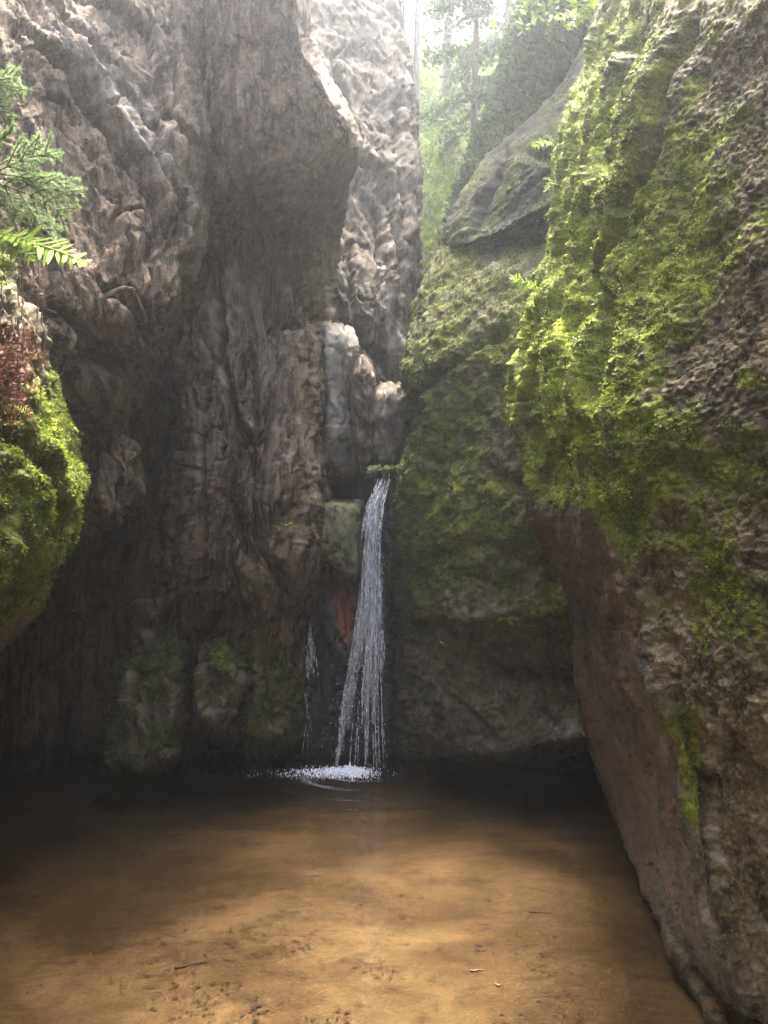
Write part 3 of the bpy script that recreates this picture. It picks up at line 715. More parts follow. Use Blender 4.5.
# chockstone
CH = [(500, [(306,8.3),(306,7.8),(320,7.72),(345,7.72),(360,7.85),(362,8.3),(335,8.5)]), (507, [(304,8.2),(304,7.6),(318,7.42),(345,7.45),(361,7.68),(364,8.2),(335,8.5)]),
 (530, [(306,8.2),(306,7.55),(318,7.36),(344,7.40),(359,7.62),(362,8.2),(335,8.5)]), (552, [(312,8.2,545),(312,7.6,545),(322,7.4,550),(344,7.40,558),(359,7.62,562),(362,8.2,562),(335,8.5)]),
 (570, [(318,8.2,550),(318,7.65,550),(326,7.5,556),(344,7.46,572),(359,7.64,576),(362,8.2,576),(335,8.5)]), (584, [(322,8.3,556),(322,7.9,556),(330,7.8,563),(346,7.75,578),(358,7.85,582),(360,8.2,582),(338,8.5)])]
rock('chockstone', CH, (0, 5), slab_disp([([(320,500),(335,540),(350,575)], 4, 0.02)], [], seed=45, va=0.7, amp=0.28, wa=2), M_stone,
    'smooth olive chockstone jammed in the cleft just left of the upper waterfall', 'boulder',
    moss=lambda c: np.clip(0.1 + 0.35 * fbm(c['P'] * 5, 3, 115) + soft(c['px'], c['py'], [(330,515,30,12,0,.15)]), 0, 1))

# wet wall behind the waterfall
WW = [
 (470, [(280,9.2),(300,8.5),(340,8.4),(376,8.3),(402,8.2),(425,8.4),(440,9.6),(360,10)]),
 (474, [(280,9.2),(300,8.4),(340,8.2),(374,7.85),(402,7.80),(425,8.2),(440,9.6),(360,10)]),
 (488, [(280,9.2),(300,8.4),(340,8.25),(374,7.85),(402,7.82),(425,8.2),(440,9.6),(360,10)]),
 (520, [(280,9.2),(300,8.4),(340,8.3),(372,7.95),(400,7.88),(425,8.2),(440,9.6),(360,10)]),
 (580, [(280,9.2),(300,8.0),(340,7.95),(368,7.92),(400,7.92),(425,8.2),(440,9.6),(360,10)]),
 (625, [(280,9.2),(300,7.75),(335,7.75),(362,7.88),(400,7.95),(425,8.2),(440,9.6),(360,10)]),
 (680, [(280,9.2),(300,7.85),(335,7.85),(362,7.92),(400,7.98),(425,8.1),(440,9.6),(360,10)]),
 (740, [(280,9.2),(300,7.95),(335,7.95),(362,7.95),(400,8.0),(425,8.1),(440,9.6),(360,10)]),
 (790, [(280,9.2),(300,8.1),(335,8.1),(362,8.1),(400,8.1),(425,8.1),(440,9.6),(360,10)]),
]
rock('wet_rock_wall', WW, (0, 6), slab_disp([([(318,590),(322,640),(318,700)], 3, 0.06), ([(345,585),(346,640)], 3, 0.05)], [(346,640,20,30,0,0.06)], seed=51, va=0.4, amp=0.7), M_wet,
    'dark dripping rock face directly behind the waterfall with an orange rust stain', 'rock',
    moss=lambda c: np.clip(0.15 + 0.35 * fbm(c['P'] * 4, 3, 121) + soft(c['px'], c['py'], [(328,640,14,30,0,.4),(380,476,14,6,0,.6)]), 0, 1), wet=lambda c: np.ones(len(c['px'])) * 0.9,
    stain=lambda c: np.clip(soft(c['px'], c['py'], [(342,600,9,24,0,1.5),(347,630,8,16,0,.9)]) * (0.8 + fbm(c['P'] * 14, 3, 124)), 0, 1))
LIP = [(464, [(372,8.1),(372,7.75),(384,7.68),(399,7.66),(406,7.72),(406,8.1),(390,8.3)]), (467, [(367,8.1),(367,7.66),(382,7.58),(399,7.56),(409,7.62),(409,8.1),(390,8.3)]),
       (474, [(366,8.1),(366,7.64),(381,7.60),(399,7.58),(408,7.62),(408,8.1),(390,8.3)]), (479, [(369,8.1),(371,7.80),(383,7.78),(397,7.76),(404,7.78),(404,8.1),(390,8.3)])]
rock('stone_lip', LIP, (0, 5), broken_disp([], 55, 0.03, 9), M_stone, 'thin mossy stone ledge that the waterfall pours from', 'ledge', moss=lambda c: np.clip(0.55 + 0.4 * fbm(c['P'] * 8, 2, 131), 0, 1))

# ------------------------------------------------------------------ LEFT FOREGROUND MOSS BOULDER
L5 = [
 (215, [(-700,2.2),(-120,2.9),(-82.0,3.15),(-47.0,3.35),(-27.0,3.7),(-85.0,4.4),(-600,4.4)]),
 (262, [(-700,2.1),(-90,2.8),(-42.0,3.05),(-12.0,3.25),(2.0,3.6),(-56.0,4.5),(-600,4.4)]),
 (300, [(-700,2.1),(-80,2.75),(-26.0,3.0),(6.0,3.2),(22.0,3.6),(-36.0,4.5),(-600,4.4)]),
 (340, [(-700,2.1),(-80,2.72),(-17.0,2.98),(22.0,3.2),(40.0,3.6),(-18.0,4.5),(-600,4.4)]),
 (400, [(-700,2.1),(-80,2.7),(-10.0,2.95),(34.0,3.15),(57.0,3.55),(-1.0,4.5),(-600,4.4)]),
 (460, [(-700,2.1),(-80,2.65),(-4.0,2.9),(42.0,3.1),(67.0,3.5),(9.0,4.5),(-600,4.4)]),
 (520, [(-700,2.1),(-80,2.65),(-4.0,2.9),(44.0,3.12),(70.0,3.5),(12.0,4.5),(-600,4.4)]),
 (570, [(-700,2.1),(-80,2.7),(-12.0,2.95),(32.0,3.2),(54.0,3.6),(-4.0,4.5),(-600,4.4)]),
 (620, [(-700,2.2),(-90,2.8),(-32.0,3.1),(6.0,3.3),(28.0,3.7),(-30.0,4.5),(-600,4.4)]),
 (655, [(-700,2.3),(-110,3.0),(-57.0,3.3),(-27.0,3.5),(-8.0,3.8),(-66.0,4.5),(-600,4.4)]),
 (685, [(-700,2.6),(-140,3.4),(-92.0,3.7),(-72.0,3.9),(-57.0,4.1),(-115.0,4.5),(-600,4.4)]),
]
def l5_disp(P, N, px, py):
    f1, f2, rr, _ = worley(P * 15, 74)
    wx, wy = warp(P, px, py, 5, 5)
    und = sstep(600, 650, py + 0.5 * px)
    return (fbm(P * 1.4, 3, 73) * 0.08 + fbm(P * 6, 3, 75, 0.6) * 0.05 + (0.5 - f1) * 0.035 + fbm(P * 36, 3, 76, 0.65) * 0.012) * (1 - 0.7 * und) + cracks(wx, wy, [
        ([(0,430),(25,440),(50,470),(70,520)], 6, 0.08, 0.04, 25), ([(45,330),(58,400),(70,470)], 5, 0.05)])
rock('moss_boulder', L5, (0, 5), l5_disp, M_right, 'bright green moss cushion boulder sticking out at the left edge under the dry ferns', 'boulder', res=1.3,
    moss=lambda c: np.clip((0.62 + 0.3 * fbm(c['P'] * 2.6, 4, 77, 0.6) + soft(c['px'], c['py'], [(18,335,45,55,0,-.42),(35,290,30,30,0,-.25),(65,430,20,70,0,.15)])) * sstep(655, 615, c['py'] + 0.45 * c['px']), 0, 1))
# ------------------------------------------------------------------ pool, ground
def heightfield(name, x0, x1, y0, y1, nx, ny, fn, mat, kind='structure', label=None, cat=None, attrs=None):
    xs, ys = np.linspace(x0, x1, nx), np.linspace(y0, y1, ny)
    X, Y = np.meshgrid(xs, ys); P = np.stack([X.ravel(), Y.ravel(), np.zeros(X.size)], 1)
    P[:, 2] = fn(P)
    ii = np.arange(nx * ny).reshape(ny, nx)
    q = np.stack([ii[:-1, :-1], ii[:-1, 1:], ii[1:, 1:], ii[1:, :-1]], -1).reshape(-1, 4)
    o = make_mesh(name, P, quads=q, mat=mat, origin=(0, 0, 0), attrs=attrs(P) if attrs else None)
    return tag(o, label, cat, None, kind)

m, nt = new_mat('sand'); k = NT(nt); co = k.coord()
n1 = k.noise(co, 0.9, 5, 0.6, 0.5); n2 = k.noise(k.scalev(co, (1, 1.6, 1)), 4.5, 6, 0.68, 0.8); n3 = k.noise(co, 60, 3, 0.6)
col = k.ramp(n1, [(0.36, (0.021, 0.0138, 0.0068)), (0.5, (0.043, 0.0295, 0.0148)), (0.64, (0.073, 0.050, 0.0265))])
col = k.mix(k.mapr(n2, 0.50, 0.66, 0, 0.85), col, (0.020, 0.012, 0.007))
col = k.mix(k.mapr(n3, 0.55, 0.75, 0, 0.4), col, (0.085, 0.055, 0.024))
col = k.mix(k.mapr(n3, 0.42, 0.25, 0, 0.4), col, (0.028, 0.017, 0.009))
b = k.n('ShaderNodeBump', i_Height=k.math('ADD', n3, n2), i_Strength=0.35, i_Distance=0.02)
p = k.n('ShaderNodeBsdfPrincipled', i_Base_Color=col, i_Roughness=0.95, i_Normal=b.outputs[0]); p.inputs['Specular IOR Level'].default_value = 0.05; k.out(p.outputs[0]); M_sand = m
heightfield('ground', -60, 60, -60, 60, 61, 61, lambda P: np.full(len(P), -0.9), M_sand, label='sandy valley ground under the gorge')
def bed(P):
    r = np.hypot(P[:, 0] + 0.2, (P[:, 1] - 3.2) * 0.8)
    return -0.16 - 0.12 * sstep(1.8, 4.2, r) + 0.02 * fbm(P * 1.4, 3, 5) + 0.006 * fbm(P * np.array([7, 16, 1]), 3, 6)
heightfield('pool_bed', -5, 5, -1.5, 10, 400, 460, bed, M_sand, label='golden sand at the bottom of the shallow pool')

m, nt = new_mat('water'); k = NT(nt)
co = k.coord()
w = k.math('ADD', k.math('MULTIPLY', k.noise(co, 3.0, 3, 0.5, 0.6), 1.0), k.math('MULTIPLY', k.noise(k.scalev(co, (1, 1.8, 1)), 14, 3, 0.5), 0.30))
bp = k.n('ShaderNodeBump', i_Height=w, i_Strength=0.16, i_Distance=0.05)
fr = k.n('ShaderNodeFresnel', i_IOR=1.33, i_Normal=bp.outputs[0])
tr = k.n('ShaderNodeBsdfTransparent', i_Color=(0.93, 0.87, 0.76, 1))
gl = k.n('ShaderNodeBsdfGlossy', i_Roughness=0.03, i_Normal=bp.outputs[0], i_Color=(1, 1, 1, 1))
mx = k.n('ShaderNodeMixShader'); k.set(mx, 0, fr.outputs[0]); k.set(mx, 1, tr.outputs[0]); k.set(mx, 2, gl.outputs[0]); k.out(mx.outputs[0]); M_water = m
def ripple(P):
    r = np.hypot(P[:, 0] + 0.15, P[:, 1] - 7.35)
    return 0.02 * np.sin(r * 20) * np.exp(-r * 1.1) + 0.004 * fbm(P * 3, 2, 9) * np.exp(-r * 0.35)
heightfield('water', -5, 5, -1.5, 9.5, 260, 320, ripple, M_water, label='clear shallow water of the pool')

# ------------------------------------------------------------------ waterfall
def tubes(paths, radii, sides=4):
    V, Q, off = [], [], 0
    for path, rad in zip(paths, radii):
        path = np.asarray(path); n = len(path)
        T = np.gradient(path, axis=0); T /= np.linalg.norm(T, axis=1, keepdims=True) + 1e-9
        ref = np.where(np.abs(T[:, 1:2]) > 0.9, np.array([[1.0, 0, 0]]), np.array([[0, 1.0, 0]]))
        A = np.cross(T, ref); A /= np.linalg.norm(A, axis=1, keepdims=True) + 1e-9
        B = np.cross(T, A)
        rad = np.broadcast_to(np.asarray(rad, float), (n,))
        ang = np.arange(sides) * 2 * math.pi / sides
        ring = path[:, None] + rad[:, None, None] * (np.cos(ang)[None, :, None] * A[:, None] + np.sin(ang)[None, :, None] * B[:, None])
        V.append(ring.reshape(-1, 3))
        ii = off + np.arange(n * sides).reshape(n, sides)
        Q.append(np.stack([ii[:-1], np.roll(ii[:-1], -1, 1), np.roll(ii[1:], -1, 1), ii[1:]], -1).reshape(-1, 4)); off += n * sides
    return np.concatenate(V), np.concatenate(Q)

m, nt = new_mat('falling_water'); k = NT(nt)
fo = k.noise(k.scalev(k.coord(), (16, 16, 4.5)), 3, 5, 0.75)
df = k.n('ShaderNodeBsdfPrincipled', i_Base_Color=(0.84, 0.81, 0.77, 1), i_Roughness=0.2)
tl = k.n('ShaderNodeBsdfTranslucent', i_Color=(0.8, 0.82, 0.86, 1))
m1 = k.n('ShaderNodeMixShader', i_0=0.4, i_1=df.outputs[0], i_2=tl.outputs[0])
tr = k.n('ShaderNodeBsdfTransparent', i_Color=(0.94, 0.95, 0.96, 1))
m2 = k.n('ShaderNodeMixShader'); k.set(m2, 0, k.mapr(fo, 0.45, 0.60, 0.05, 0.95)); k.set(m2, 1, tr.outputs[0]); k.set(m2, 2, m1.outputs[0]); k.out(m2.outputs[0]); M_fall = m

fall_c = [(388,472,7.62),(384,485,7.56),(377,502,7.52),(373,530,7.48),(371,560,7.46),(371,600,7.44),(368,640,7.42),(364,690,7.40),(362,735,7.38),(361,768,7.36)]
fy = np.array([c[1] for c in fall_c], float); fx = np.array([c[0] for c in fall_c], float); fd = np.array([c[2] for c in fall_c], float)
fw = np.interp(fy, [472, 485, 510, 560, 620, 690, 768], [8, 8, 10, 11, 12, 17, 24])
rs = np.random.default_rng(3)
paths, rads = [], []
def strand(x0, u, y0, L, r, wig=0.42):
    ys = np.arange(y0, min(771, y0 + L), 2.5)
    if len(ys) < 5: return
    low = np.interp(ys, [560, 660, 768], [0, 0.35, 1.0]) * (4.5 * u - 2.5)
    x = np.interp(ys, fy, fx) + u * np.interp(ys, fy, fw) + low + x0 + np.cumsum(rs.normal(0, wig, len(ys)))
    d = np.interp(ys, fy, fd) + rs.normal(0, 0.05) + 0.05 * u * u
    t = np.linspace(0, 1, len(ys))
    rad = r * (0.12 + np.sin(math.pi * t) ** 0.7) * (0.55 + 0.9 * rs.random(len(ys)) ** 2)
    paths.append(at(x, ys, d)); rads.append(rad)
for cl in range(26):                          # clumps of water falling together
    u = np.clip(rs.normal(0, 0.5), -1, 1); y0 = rs.uniform(474, 690); L = rs.uniform(25, 90)
    if cl < 16: y0, u, L = rs.uniform(474, 520), rs.uniform(-0.8, 0.6), rs.uniform(30, 70)
    for s in range(rs.integers(3, 9)):
        strand(rs.normal(0, 1.6), u, y0 + rs.uniform(-10, 14), L * rs.uniform(0.5, 1.1), rs.uniform(0.0025, 0.007))
for s in range(90):                          # loose thin threads, more of them low down
    u = rs.uniform(-1, 1)
    strand(0, u, rs.uniform(520, 740), rs.uniform(20, 110), rs.uniform(0.0018, 0.0045), 0.18)
fall = empty('waterfall', at(361, 768, 7.36), 'thin white waterfall dropping from the mossy ledge into the pool', 'waterfall')
m, nt = new_mat('water_veil'); k = NT(nt)
fo = k.noise(k.scalev(k.coord(), (40, 40, 5)), 2.0, 5, 0.7)
d1 = k.n('ShaderNodeBsdfPrincipled', i_Base_Color=(0.66, 0.64, 0.61, 1), i_Roughness=0.15)
t1 = k.n('ShaderNodeBsdfTransparent', i_Color=(0.95, 0.96, 0.97, 1))
mx = k.n('ShaderNodeMixShader'); k.set(mx, 0, k.mapr(fo, 0.45, 0.75, 0.0, 0.75)); k.set(mx, 1, t1.outputs[0]); k.set(mx, 2, d1.outputs[0]); k.out(mx.outputs[0]); M_veil = m
V, Q, off = [], [], 0
for j in range(7):
    u0 = rs.uniform(-0.9, 0.7); wd = rs.uniform(2.0, 5.0); y0 = rs.uniform(474, 600); y1 = min(770, y0 + rs.uniform(80, 220))
    ys = np.arange(y0, y1, 3.0); low = np.interp(ys, [560, 640, 768], [0, -2, -7]) * (u0 < 0)
    xc = np.interp(ys, fy, fx) + u0 * np.interp(ys, fy, fw) + low; w = wd * np.sin(np.linspace(0.15, 3.0, len(ys))) ** 0.5
    dd = np.interp(ys, fy, fd) + 0.02 + rs.normal(0, 0.03)
    cols = [at(xc + w * q + rs.normal(0, 0.25, len(ys)), ys, dd - 0.02 * (1 - q * q) + rs.normal(0, 0.004, len(ys))) for q in (-1, -0.5, 0, 0.5, 1)]
    cols += [c_ + np.array([0, 0.012, 0]) for c_ in cols[::-1]]
    G_ = np.stack(cols, 1); n_, c_n = G_.shape[:2]; ii = off + np.arange(n_ * c_n).reshape(n_, c_n)
    V.append(G_.reshape(-1, 3)); Q.append(np.stack([ii[:-1], np.roll(ii[:-1], -1, 1), np.roll(ii[1:], -1, 1), ii[1:]], -1).reshape(-1, 4)); off += n_ * c_n
make_mesh('water_veil', np.concatenate(V), quads=np.concatenate(Q), mat=M_veil, parent=fall)
V, Q = tubes(paths, rads, 4); make_mesh('water_strands', V, quads=Q, mat=M_fall, parent=fall)
# droplets around the fall
def octas(P, r):
    P = np.asarray(P); r = np.broadcast_to(np.asarray(r, float), (len(P),))
    base = np.array([[1,0,0],[-1,0,0],[0,1,0],[0,-1,0],[0,0,1.6],[0,0,-1.6]], float)
    V = (P[:, None] + r[:, None, None] * base).reshape(-1, 3)
    f = np.array([[0,2,4],[2,1,4],[1,3,4],[3,0,4],[2,0,5],[1,2,5],[3,1,5],[0,3,5]])
    return V, (np.arange(len(P))[:, None, None] * 6 + f).reshape(-1, 3)
n = 700
ys = rs.uniform(500, 768, n); x = np.interp(ys, fy, fx) + rs.normal(0, 0.75, n) * np.interp(ys, fy, fw) - rs.random(n) * np.interp(ys, [600, 768], [0, 8])
V, T = octas(at(x, ys, np.interp(ys, fy, fd) + rs.normal(0, 0.06, n)), rs.uniform(0.002, 0.006, n))
make_mesh('droplets', V, tris=T, mat=M_fall, parent=fall)['kind'] = 'stuff'
# foam where it lands
m, nt = new_mat('foam'); k = NT(nt)
p = k.n('ShaderNodeBsdfPrincipled', i_Base_Color=(0.7, 0.7, 0.72, 1), i_Roughness=0.3); k.out(p.outputs[0]); M_foam = m
n = 2600
a = rs.random(n) * 2 * math.pi; rr = np.abs(rs.normal(0, 0.5, n))
fxp = at(np.array(352.0), np.array(767.0), np.array(7.38))
P = np.stack([fxp[0] - 0.02 + 0.40 * rr * np.cos(a) * np.where(np.cos(a) < 0, 1.7, 0.8), 7.34 + 0.26 * rr * np.sin(a), 0.004 + np.abs(rs.normal(0, 0.03, n)) * np.exp(-rr * 1.5)], 1)
V, T = octas(P, rs.uniform(0.003, 0.009, n) * np.exp(-rr * 0.4)); V[:, 2] = np.maximum(V[:, 2], -0.004)
make_mesh('splash_foam', V, tris=T, mat=M_foam, parent=fall)['kind'] = 'stuff'
# side trickle
trk = empty('water_trickle', at(309, 690, 7.5), 'small white trickle dripping off the rock left of the main waterfall', 'trickle')
for (xa, ya, yb, sd, wd, nn) in [(308, 620, 682, 7.52, 3.4, 30), (304, 684, 760, 7.48, 1.3, 8)]:
    paths, rads = [], []
    for s in range(nn):
        y0 = rs.uniform(ya, yb - 25); ys = np.arange(y0, min(yb, y0 + rs.uniform(18, 36)), 2.0)
        x = xa + rs.normal(0, wd) + np.interp(ys, [620, 640, 680], [-2, 0, 3]); d = sd + rs.normal(0, 0.02)
        paths.append(at(x + np.cumsum(rs.normal(0, 0.35, len(ys))), ys, np.full(len(ys), d))); rads.append((0.006 if nn > 10 else 0.0028) * np.sin(np.linspace(0.1, 3.0, len(ys))) * (0.5 + rs.random(len(ys))))
    V, Q = tubes(paths, rads, 4); make_mesh('water_strands', V, quads=Q, mat=M_fall, parent=trk)['kind'] = 'stuff'

# ------------------------------------------------------------------ moss and lichen tufts on the rocks (parts)
def leaf_quads(P, N, size, rs, upright=0.6, aspect=2.2):
    n = len(P)
    D = N * upright + rs.normal(0, 0.55, (n, 3)); D /= np.linalg.norm(D, axis=1, keepdims=True)
    S = np.cross(D, rs.normal(0, 1, (n, 3))); S /= np.linalg.norm(S, axis=1, keepdims=True) + 1e-9
    L = size[:, None]; W = L / aspect * 0.5
    V = np.stack([P - 0.15 * L * D, P + 0.45 * L * D + W * S, P + L * D, P + 0.45 * L * D - W * S], 1).reshape(-1, 3)
    return V, np.arange(4 * n).reshape(n, 4)
def tufts(o, count, thr, size, mat, name='moss', upright=0.6, box=(-10, 778, -10, 1034)):
    c = SPOTS[o.name]
    vis = ((CAM - c['P']) * c['N']).sum(1) > -0.2
    w = sstep(thr, thr + 0.35, c['moss'] + 0.25 * fbm(c['P'] * 11, 2, 19)) * vis * (c['px'] > box[0]) * (c['px'] < box[1]) * (c['py'] > box[2]) * (c['py'] < box[3]) * c['d'] * c['d']
    if w.sum() == 0: return
    idx = RNG.choice(len(w), count, p=w / w.sum())
    P = c['P'][idx] + RNG.normal(0, 0.006, (count, 3))
    s = size * RNG.uniform(0.5, 1.3, count)
    V, Q = leaf_quads(P, c['N'][idx], s, RNG, upright)
    origin = np.array(o.location)
    V = V - origin
    q = make_mesh(name, V + origin, quads=Q, mat=mat, parent=o, smooth=False)
    q['kind'] = 'stuff'
M_crown2 = leaf_material('spruce_crown', [(0.3, (0.03, 0.055, 0.02)), (0.7, (0.07, 0.11, 0.035))], 0.3, 0.8)
M_moss_y = leaf_material('moss_sprigs', [(0.32, (0.035, 0.055, 0.010)), (0.5, (0.10, 0.125, 0.014)), (0.68, (0.235, 0.26, 0.026))], 0.35, 9)
M_moss_d = leaf_material('moss_sprigs_dark', [(0.32, (0.018, 0.026, 0.009)), (0.5, (0.05, 0.062, 0.014)), (0.7, (0.12, 0.13, 0.03))], 0.3, 7)
for o in list(C.objects):
    if o.name not in SPOTS: continue
    if o == right_cliff: tufts(o, 42000, 0.58, 0.013, M_moss_y); tufts(o, 32000, 0.34, 0.011, M_moss_d, 'dark_moss')
    elif o.name.startswith('moss_boulder'): tufts(o, 24000, 0.45, 0.014, M_moss_y)
    elif o.name == 'mossy_cliff.001': tufts(o, 42000, 0.35, 0.020, M_moss_d)
    elif o.name == 'overhanging_rock': tufts(o, 9000, 0.35, 0.025, M_moss_d)
    elif o.name.startswith('mossy_rock'): tufts(o, 5000, 0.35, 0.018, M_moss_d)
    elif o.name == 'wooded_cliff': tufts(o, 14000, 0.1, 0.11, M_crown2, 'foliage', 0.5, (380, 640, -20, 260))
    elif o.name == 'small_boulder': tufts(o, 1500, 0.35, 0.016, M_moss_y)

# ------------------------------------------------------------------ ferns, plants
M_fern = leaf_material('fern_green', [(0.3, (0.13, 0.21, 0.02)), (0.7, (0.28, 0.36, 0.04))], 0.55, 14)
M_dry = leaf_material('fern_dry', [(0.3, (0.045, 0.018, 0.010)), (0.7, (0.17, 0.075, 0.042))], 0.3, 14)
M_needle = leaf_material('spruce_needles', [(0.3, (0.085, 0.135, 0.05)), (0.7, (0.20, 0.27, 0.11))], 0.4, 8)
M_bark = bark_material('bark_brown', (0.05, 0.035, 0.025), (0.14, 0.10, 0.075))
M_bark_pale = bark_material('bark_pale', (0.18, 0.15, 0.12), (0.42, 0.37, 0.31))

def frond(base, direction, length, normal, pairs=12, width=0.32, droop=0.5, mat=None, parent=None, curl=0.0, rs=RNG):
    D = np.array(direction, float); D /= np.linalg.norm(D)
    Nn = np.array(normal, float); S = np.cross(D, Nn); S /= np.linalg.norm(S); Nn = np.cross(S, D)
    t = np.linspace(0, 1, pairs * 2 + 2)
    mid = np.array(base) + length * (t[:, None] * D + 0) + np.array([0, 0, -1.0]) * (droop * length * t[:, None] ** 2) + S * (curl * length * t[:, None] ** 2)
    V, Q = tubes([mid], [0.006 * length / 0.3 * (1 - 0.8 * t)], 4)
    V, Q = [V], [Q]; off = len(V[0])
    for i in range(2, len(t) - 1):
        w = length * width * math.sin(math.pi * (0.12 + 0.86 * t[i])) ** 0.8 * rs.uniform(0.7, 1.15)
        for sgn in (-1, 1):
            dd = S * sgn * 0.92 + D * rs.uniform(0.25, 0.6) + Nn * rs.normal(0.0, 0.28); dd /= np.linalg.norm(dd)
            h = 0.5 * length / pairs * rs.uniform(0.8, 1.35)
            p0 = mid[i]; tip = p0 + dd * w + np.array([0, 0, -0.12]) * w
            ax = D * h * 0.5
            m1, m2 = p0 + (tip - p0) * 0.35, p0 + (tip - p0) * 0.75
            V.append(np.array([p0 - ax * 0.5, p0 + ax * 0.5, m1 + ax, m1 - ax, m2 + ax * 0.7, m2 - ax * 0.7, tip]))
            Q.append(np.array([[0, 1, 2, 3], [3, 2, 4, 5], [5, 4, 6, 6]]) + off); off += 7
    V = np.concatenate(V); Q = np.concatenate(Q)
    tri = Q[Q[:, 2] == Q[:, 3]][:, :3]; Q = Q[Q[:, 2] != Q[:, 3]]
    return make_mesh('frond', V, quads=Q, tris=tri, mat=mat, parent=parent, smooth=False)

def fern(name, px, py, d, fronds, label, cat='fern', mat=None, group=None):
    e = empty(name, at(px, py, d), label, cat, group)
    b = at(px, py, d)
    for (dx, dy, L, dz, droop) in fronds:       # direction in the picture plane, length m, towards the camera
        D = dx * RGT - dy * UPV - dz * FWD
        frond(b, D, L, UPV * 0.7 - FWD * 0.7, mat=mat or M_fern, parent=e, droop=droop, pairs=10)
    return e
fern('fern', 540, 289, 4.0, [(-0.9,-0.42,0.19,0.2,0.15),(-0.8,-0.1,0.10,0.2,0.3)], 'single bright fern frond on the right cliff edge, lowest of the fern fronds there')
fern('fern', 556, 143, 4.3, [(-1.0,0.05,0.15,0.2,0.15), (-0.6,-0.5,0.09,0.2,0.2)], 'fern frond on the right cliff edge halfway up, beside the dark overhanging block')
fern('fern', 553, 180, 4.3, [(-0.8,-0.2,0.07,0.3,0.3),(-0.7,0.7,0.08,0.3,0.3)], 'tiny pale fern on the right cliff edge just under a larger frond')
fern('fern', 594, 12, 4.6, [(-1,-0.5,0.22,0.2,0.2),(-0.9,0.5,0.2,0.2,0.2),(-0.4,-1,0.2,0.2,0.2),(-1,0.05,0.24,0.2,0.3)], 'pale fern tuft hanging off the right cliff at the top edge of the photo')
fern('fern', -8, 233, 2.7, [(1.0,0.22,0.36,0.05,0.10),(0.95,0.10,0.20,0.3,0.25),(1.0,0.42,0.22,0.3,0.2)], 'bright yellow green fern reaching out over the left moss boulder')
fern('fern', 507, 618, 6.22, [(-0.9,-0.3,0.10,0.4,0.5),(0.8,-0.4,0.11,0.4,0.5),(0.1,-0.8,0.08,0.5,0.5),(0.4,0.2,0.08,0.7,0.5)], 'small green fern growing on the ledge right of the waterfall')
def herb(px, py, d, n, size, label):
    e = empty('small_plant', at(px, py, d), label, 'plant', 'small plants on the wet rocks')
    b = at(px, py, d)
    for j in range(n):
        dirn = np.array([RNG.uniform(-1, 1), RNG.uniform(-1, 0), RNG.uniform(0.0, 0.7)]); dirn /= np.linalg.norm(dirn)
        s = np.cross(dirn, [0, 0, 1]); s /= np.linalg.norm(s)
        L = size * RNG.uniform(0.6, 1.1)
        p = [b + dirn * L * t for t in (0, 0.35, 0.6, 0.85, 1)]
        w = [0.002, 0.004, L * 0.26, L * 0.2, 0.0]
        V = []; [V.extend([a - s * ww + np.array([0, 0, -0.15 * L * k * k / 16]), a + s * ww + np.array([0, 0, -0.15 * L * k * k / 16])]) for k, (a, ww) in enumerate(zip(p, w))]
        make_mesh('leaf', np.array(V), quads=[[2 * i, 2 * i + 1, 2 * i + 3, 2 * i + 2] for i in range(4)], mat=M_fern, parent=e, smooth=False)
herb(286, 526, 6.42, 6, 0.08, 'small bright green plant on the cliff face left of the chockstone')
herb(126, 700, 6.5, 6, 0.09, 'lone green sprig on the hanging rock foot at lower left')
herb(219, 656, 6.42, 9, 0.09, 'cluster of small leaves on the top of the tan boulder')
herb(222, 702, 6.42, 4, 0.08, 'pale green leaf stuck low on the tan boulder')
herb(443, 645, 6.55, 3, 0.06, 'tiny pale leaf in the dark below the ledge right of the waterfall')

# dry brown ferns hanging at the left
e = empty('dry_fern', at(8, 318, 3.0), 'withered red brown fern hanging down over the left moss boulder', 'fern')
for j in range(16):
    D = RNG.uniform(-0.5, 0.6) * RGT + UPV * RNG.uniform(-0.9, 0.1) - FWD * RNG.uniform(0.0, 0.6)
    frond(at(RNG.uniform(-14, 26), RNG.uniform(308, 385), 2.93), D, RNG.uniform(0.08, 0.2), -FWD + RNG.normal(0, 0.6, 3), pairs=9, width=RNG.uniform(0.15, 0.3), droop=RNG.uniform(0.4, 1.2), curl=RNG.normal(0, 0.35), mat=M_dry, parent=e)
n = 900
lp = at(np.clip(RNG.normal(12, 11, n), -15, 38), RNG.normal(372, 24, n), 2.93 + RNG.normal(0, 0.05, n))
V, Q = leaf_quads(lp, np.tile([0, -0.5, -0.6], (n, 1)), RNG.uniform(0.008, 0.024, n), RNG, 0.8, 2.0)
make_mesh('dead_leaves', V, quads=Q, mat=M_dry, parent=e, smooth=False)['kind'] = 'stuff'
# dangling roots
paths, rads = [], []
for j in range(16):
    x0, y0 = RNG.uniform(0, 45), RNG.uniform(255, 350); ys = np.arange(y0, y0 + RNG.uniform(40, 90), 5.0)
    paths.append(at(x0 + np.cumsum(RNG.normal(0, 1.0, len(ys))), ys, np.full(len(ys), 2.95 + RNG.normal(0, 0.05)))); rads.append(RNG.uniform(0.0012, 0.003))
V, Q = tubes(paths, rads, 4)
tag(make_mesh('hanging_roots', V, quads=Q, mat=M_bark), 'thin brown roots dangling over the left moss boulder', 'roots', kind='stuff')

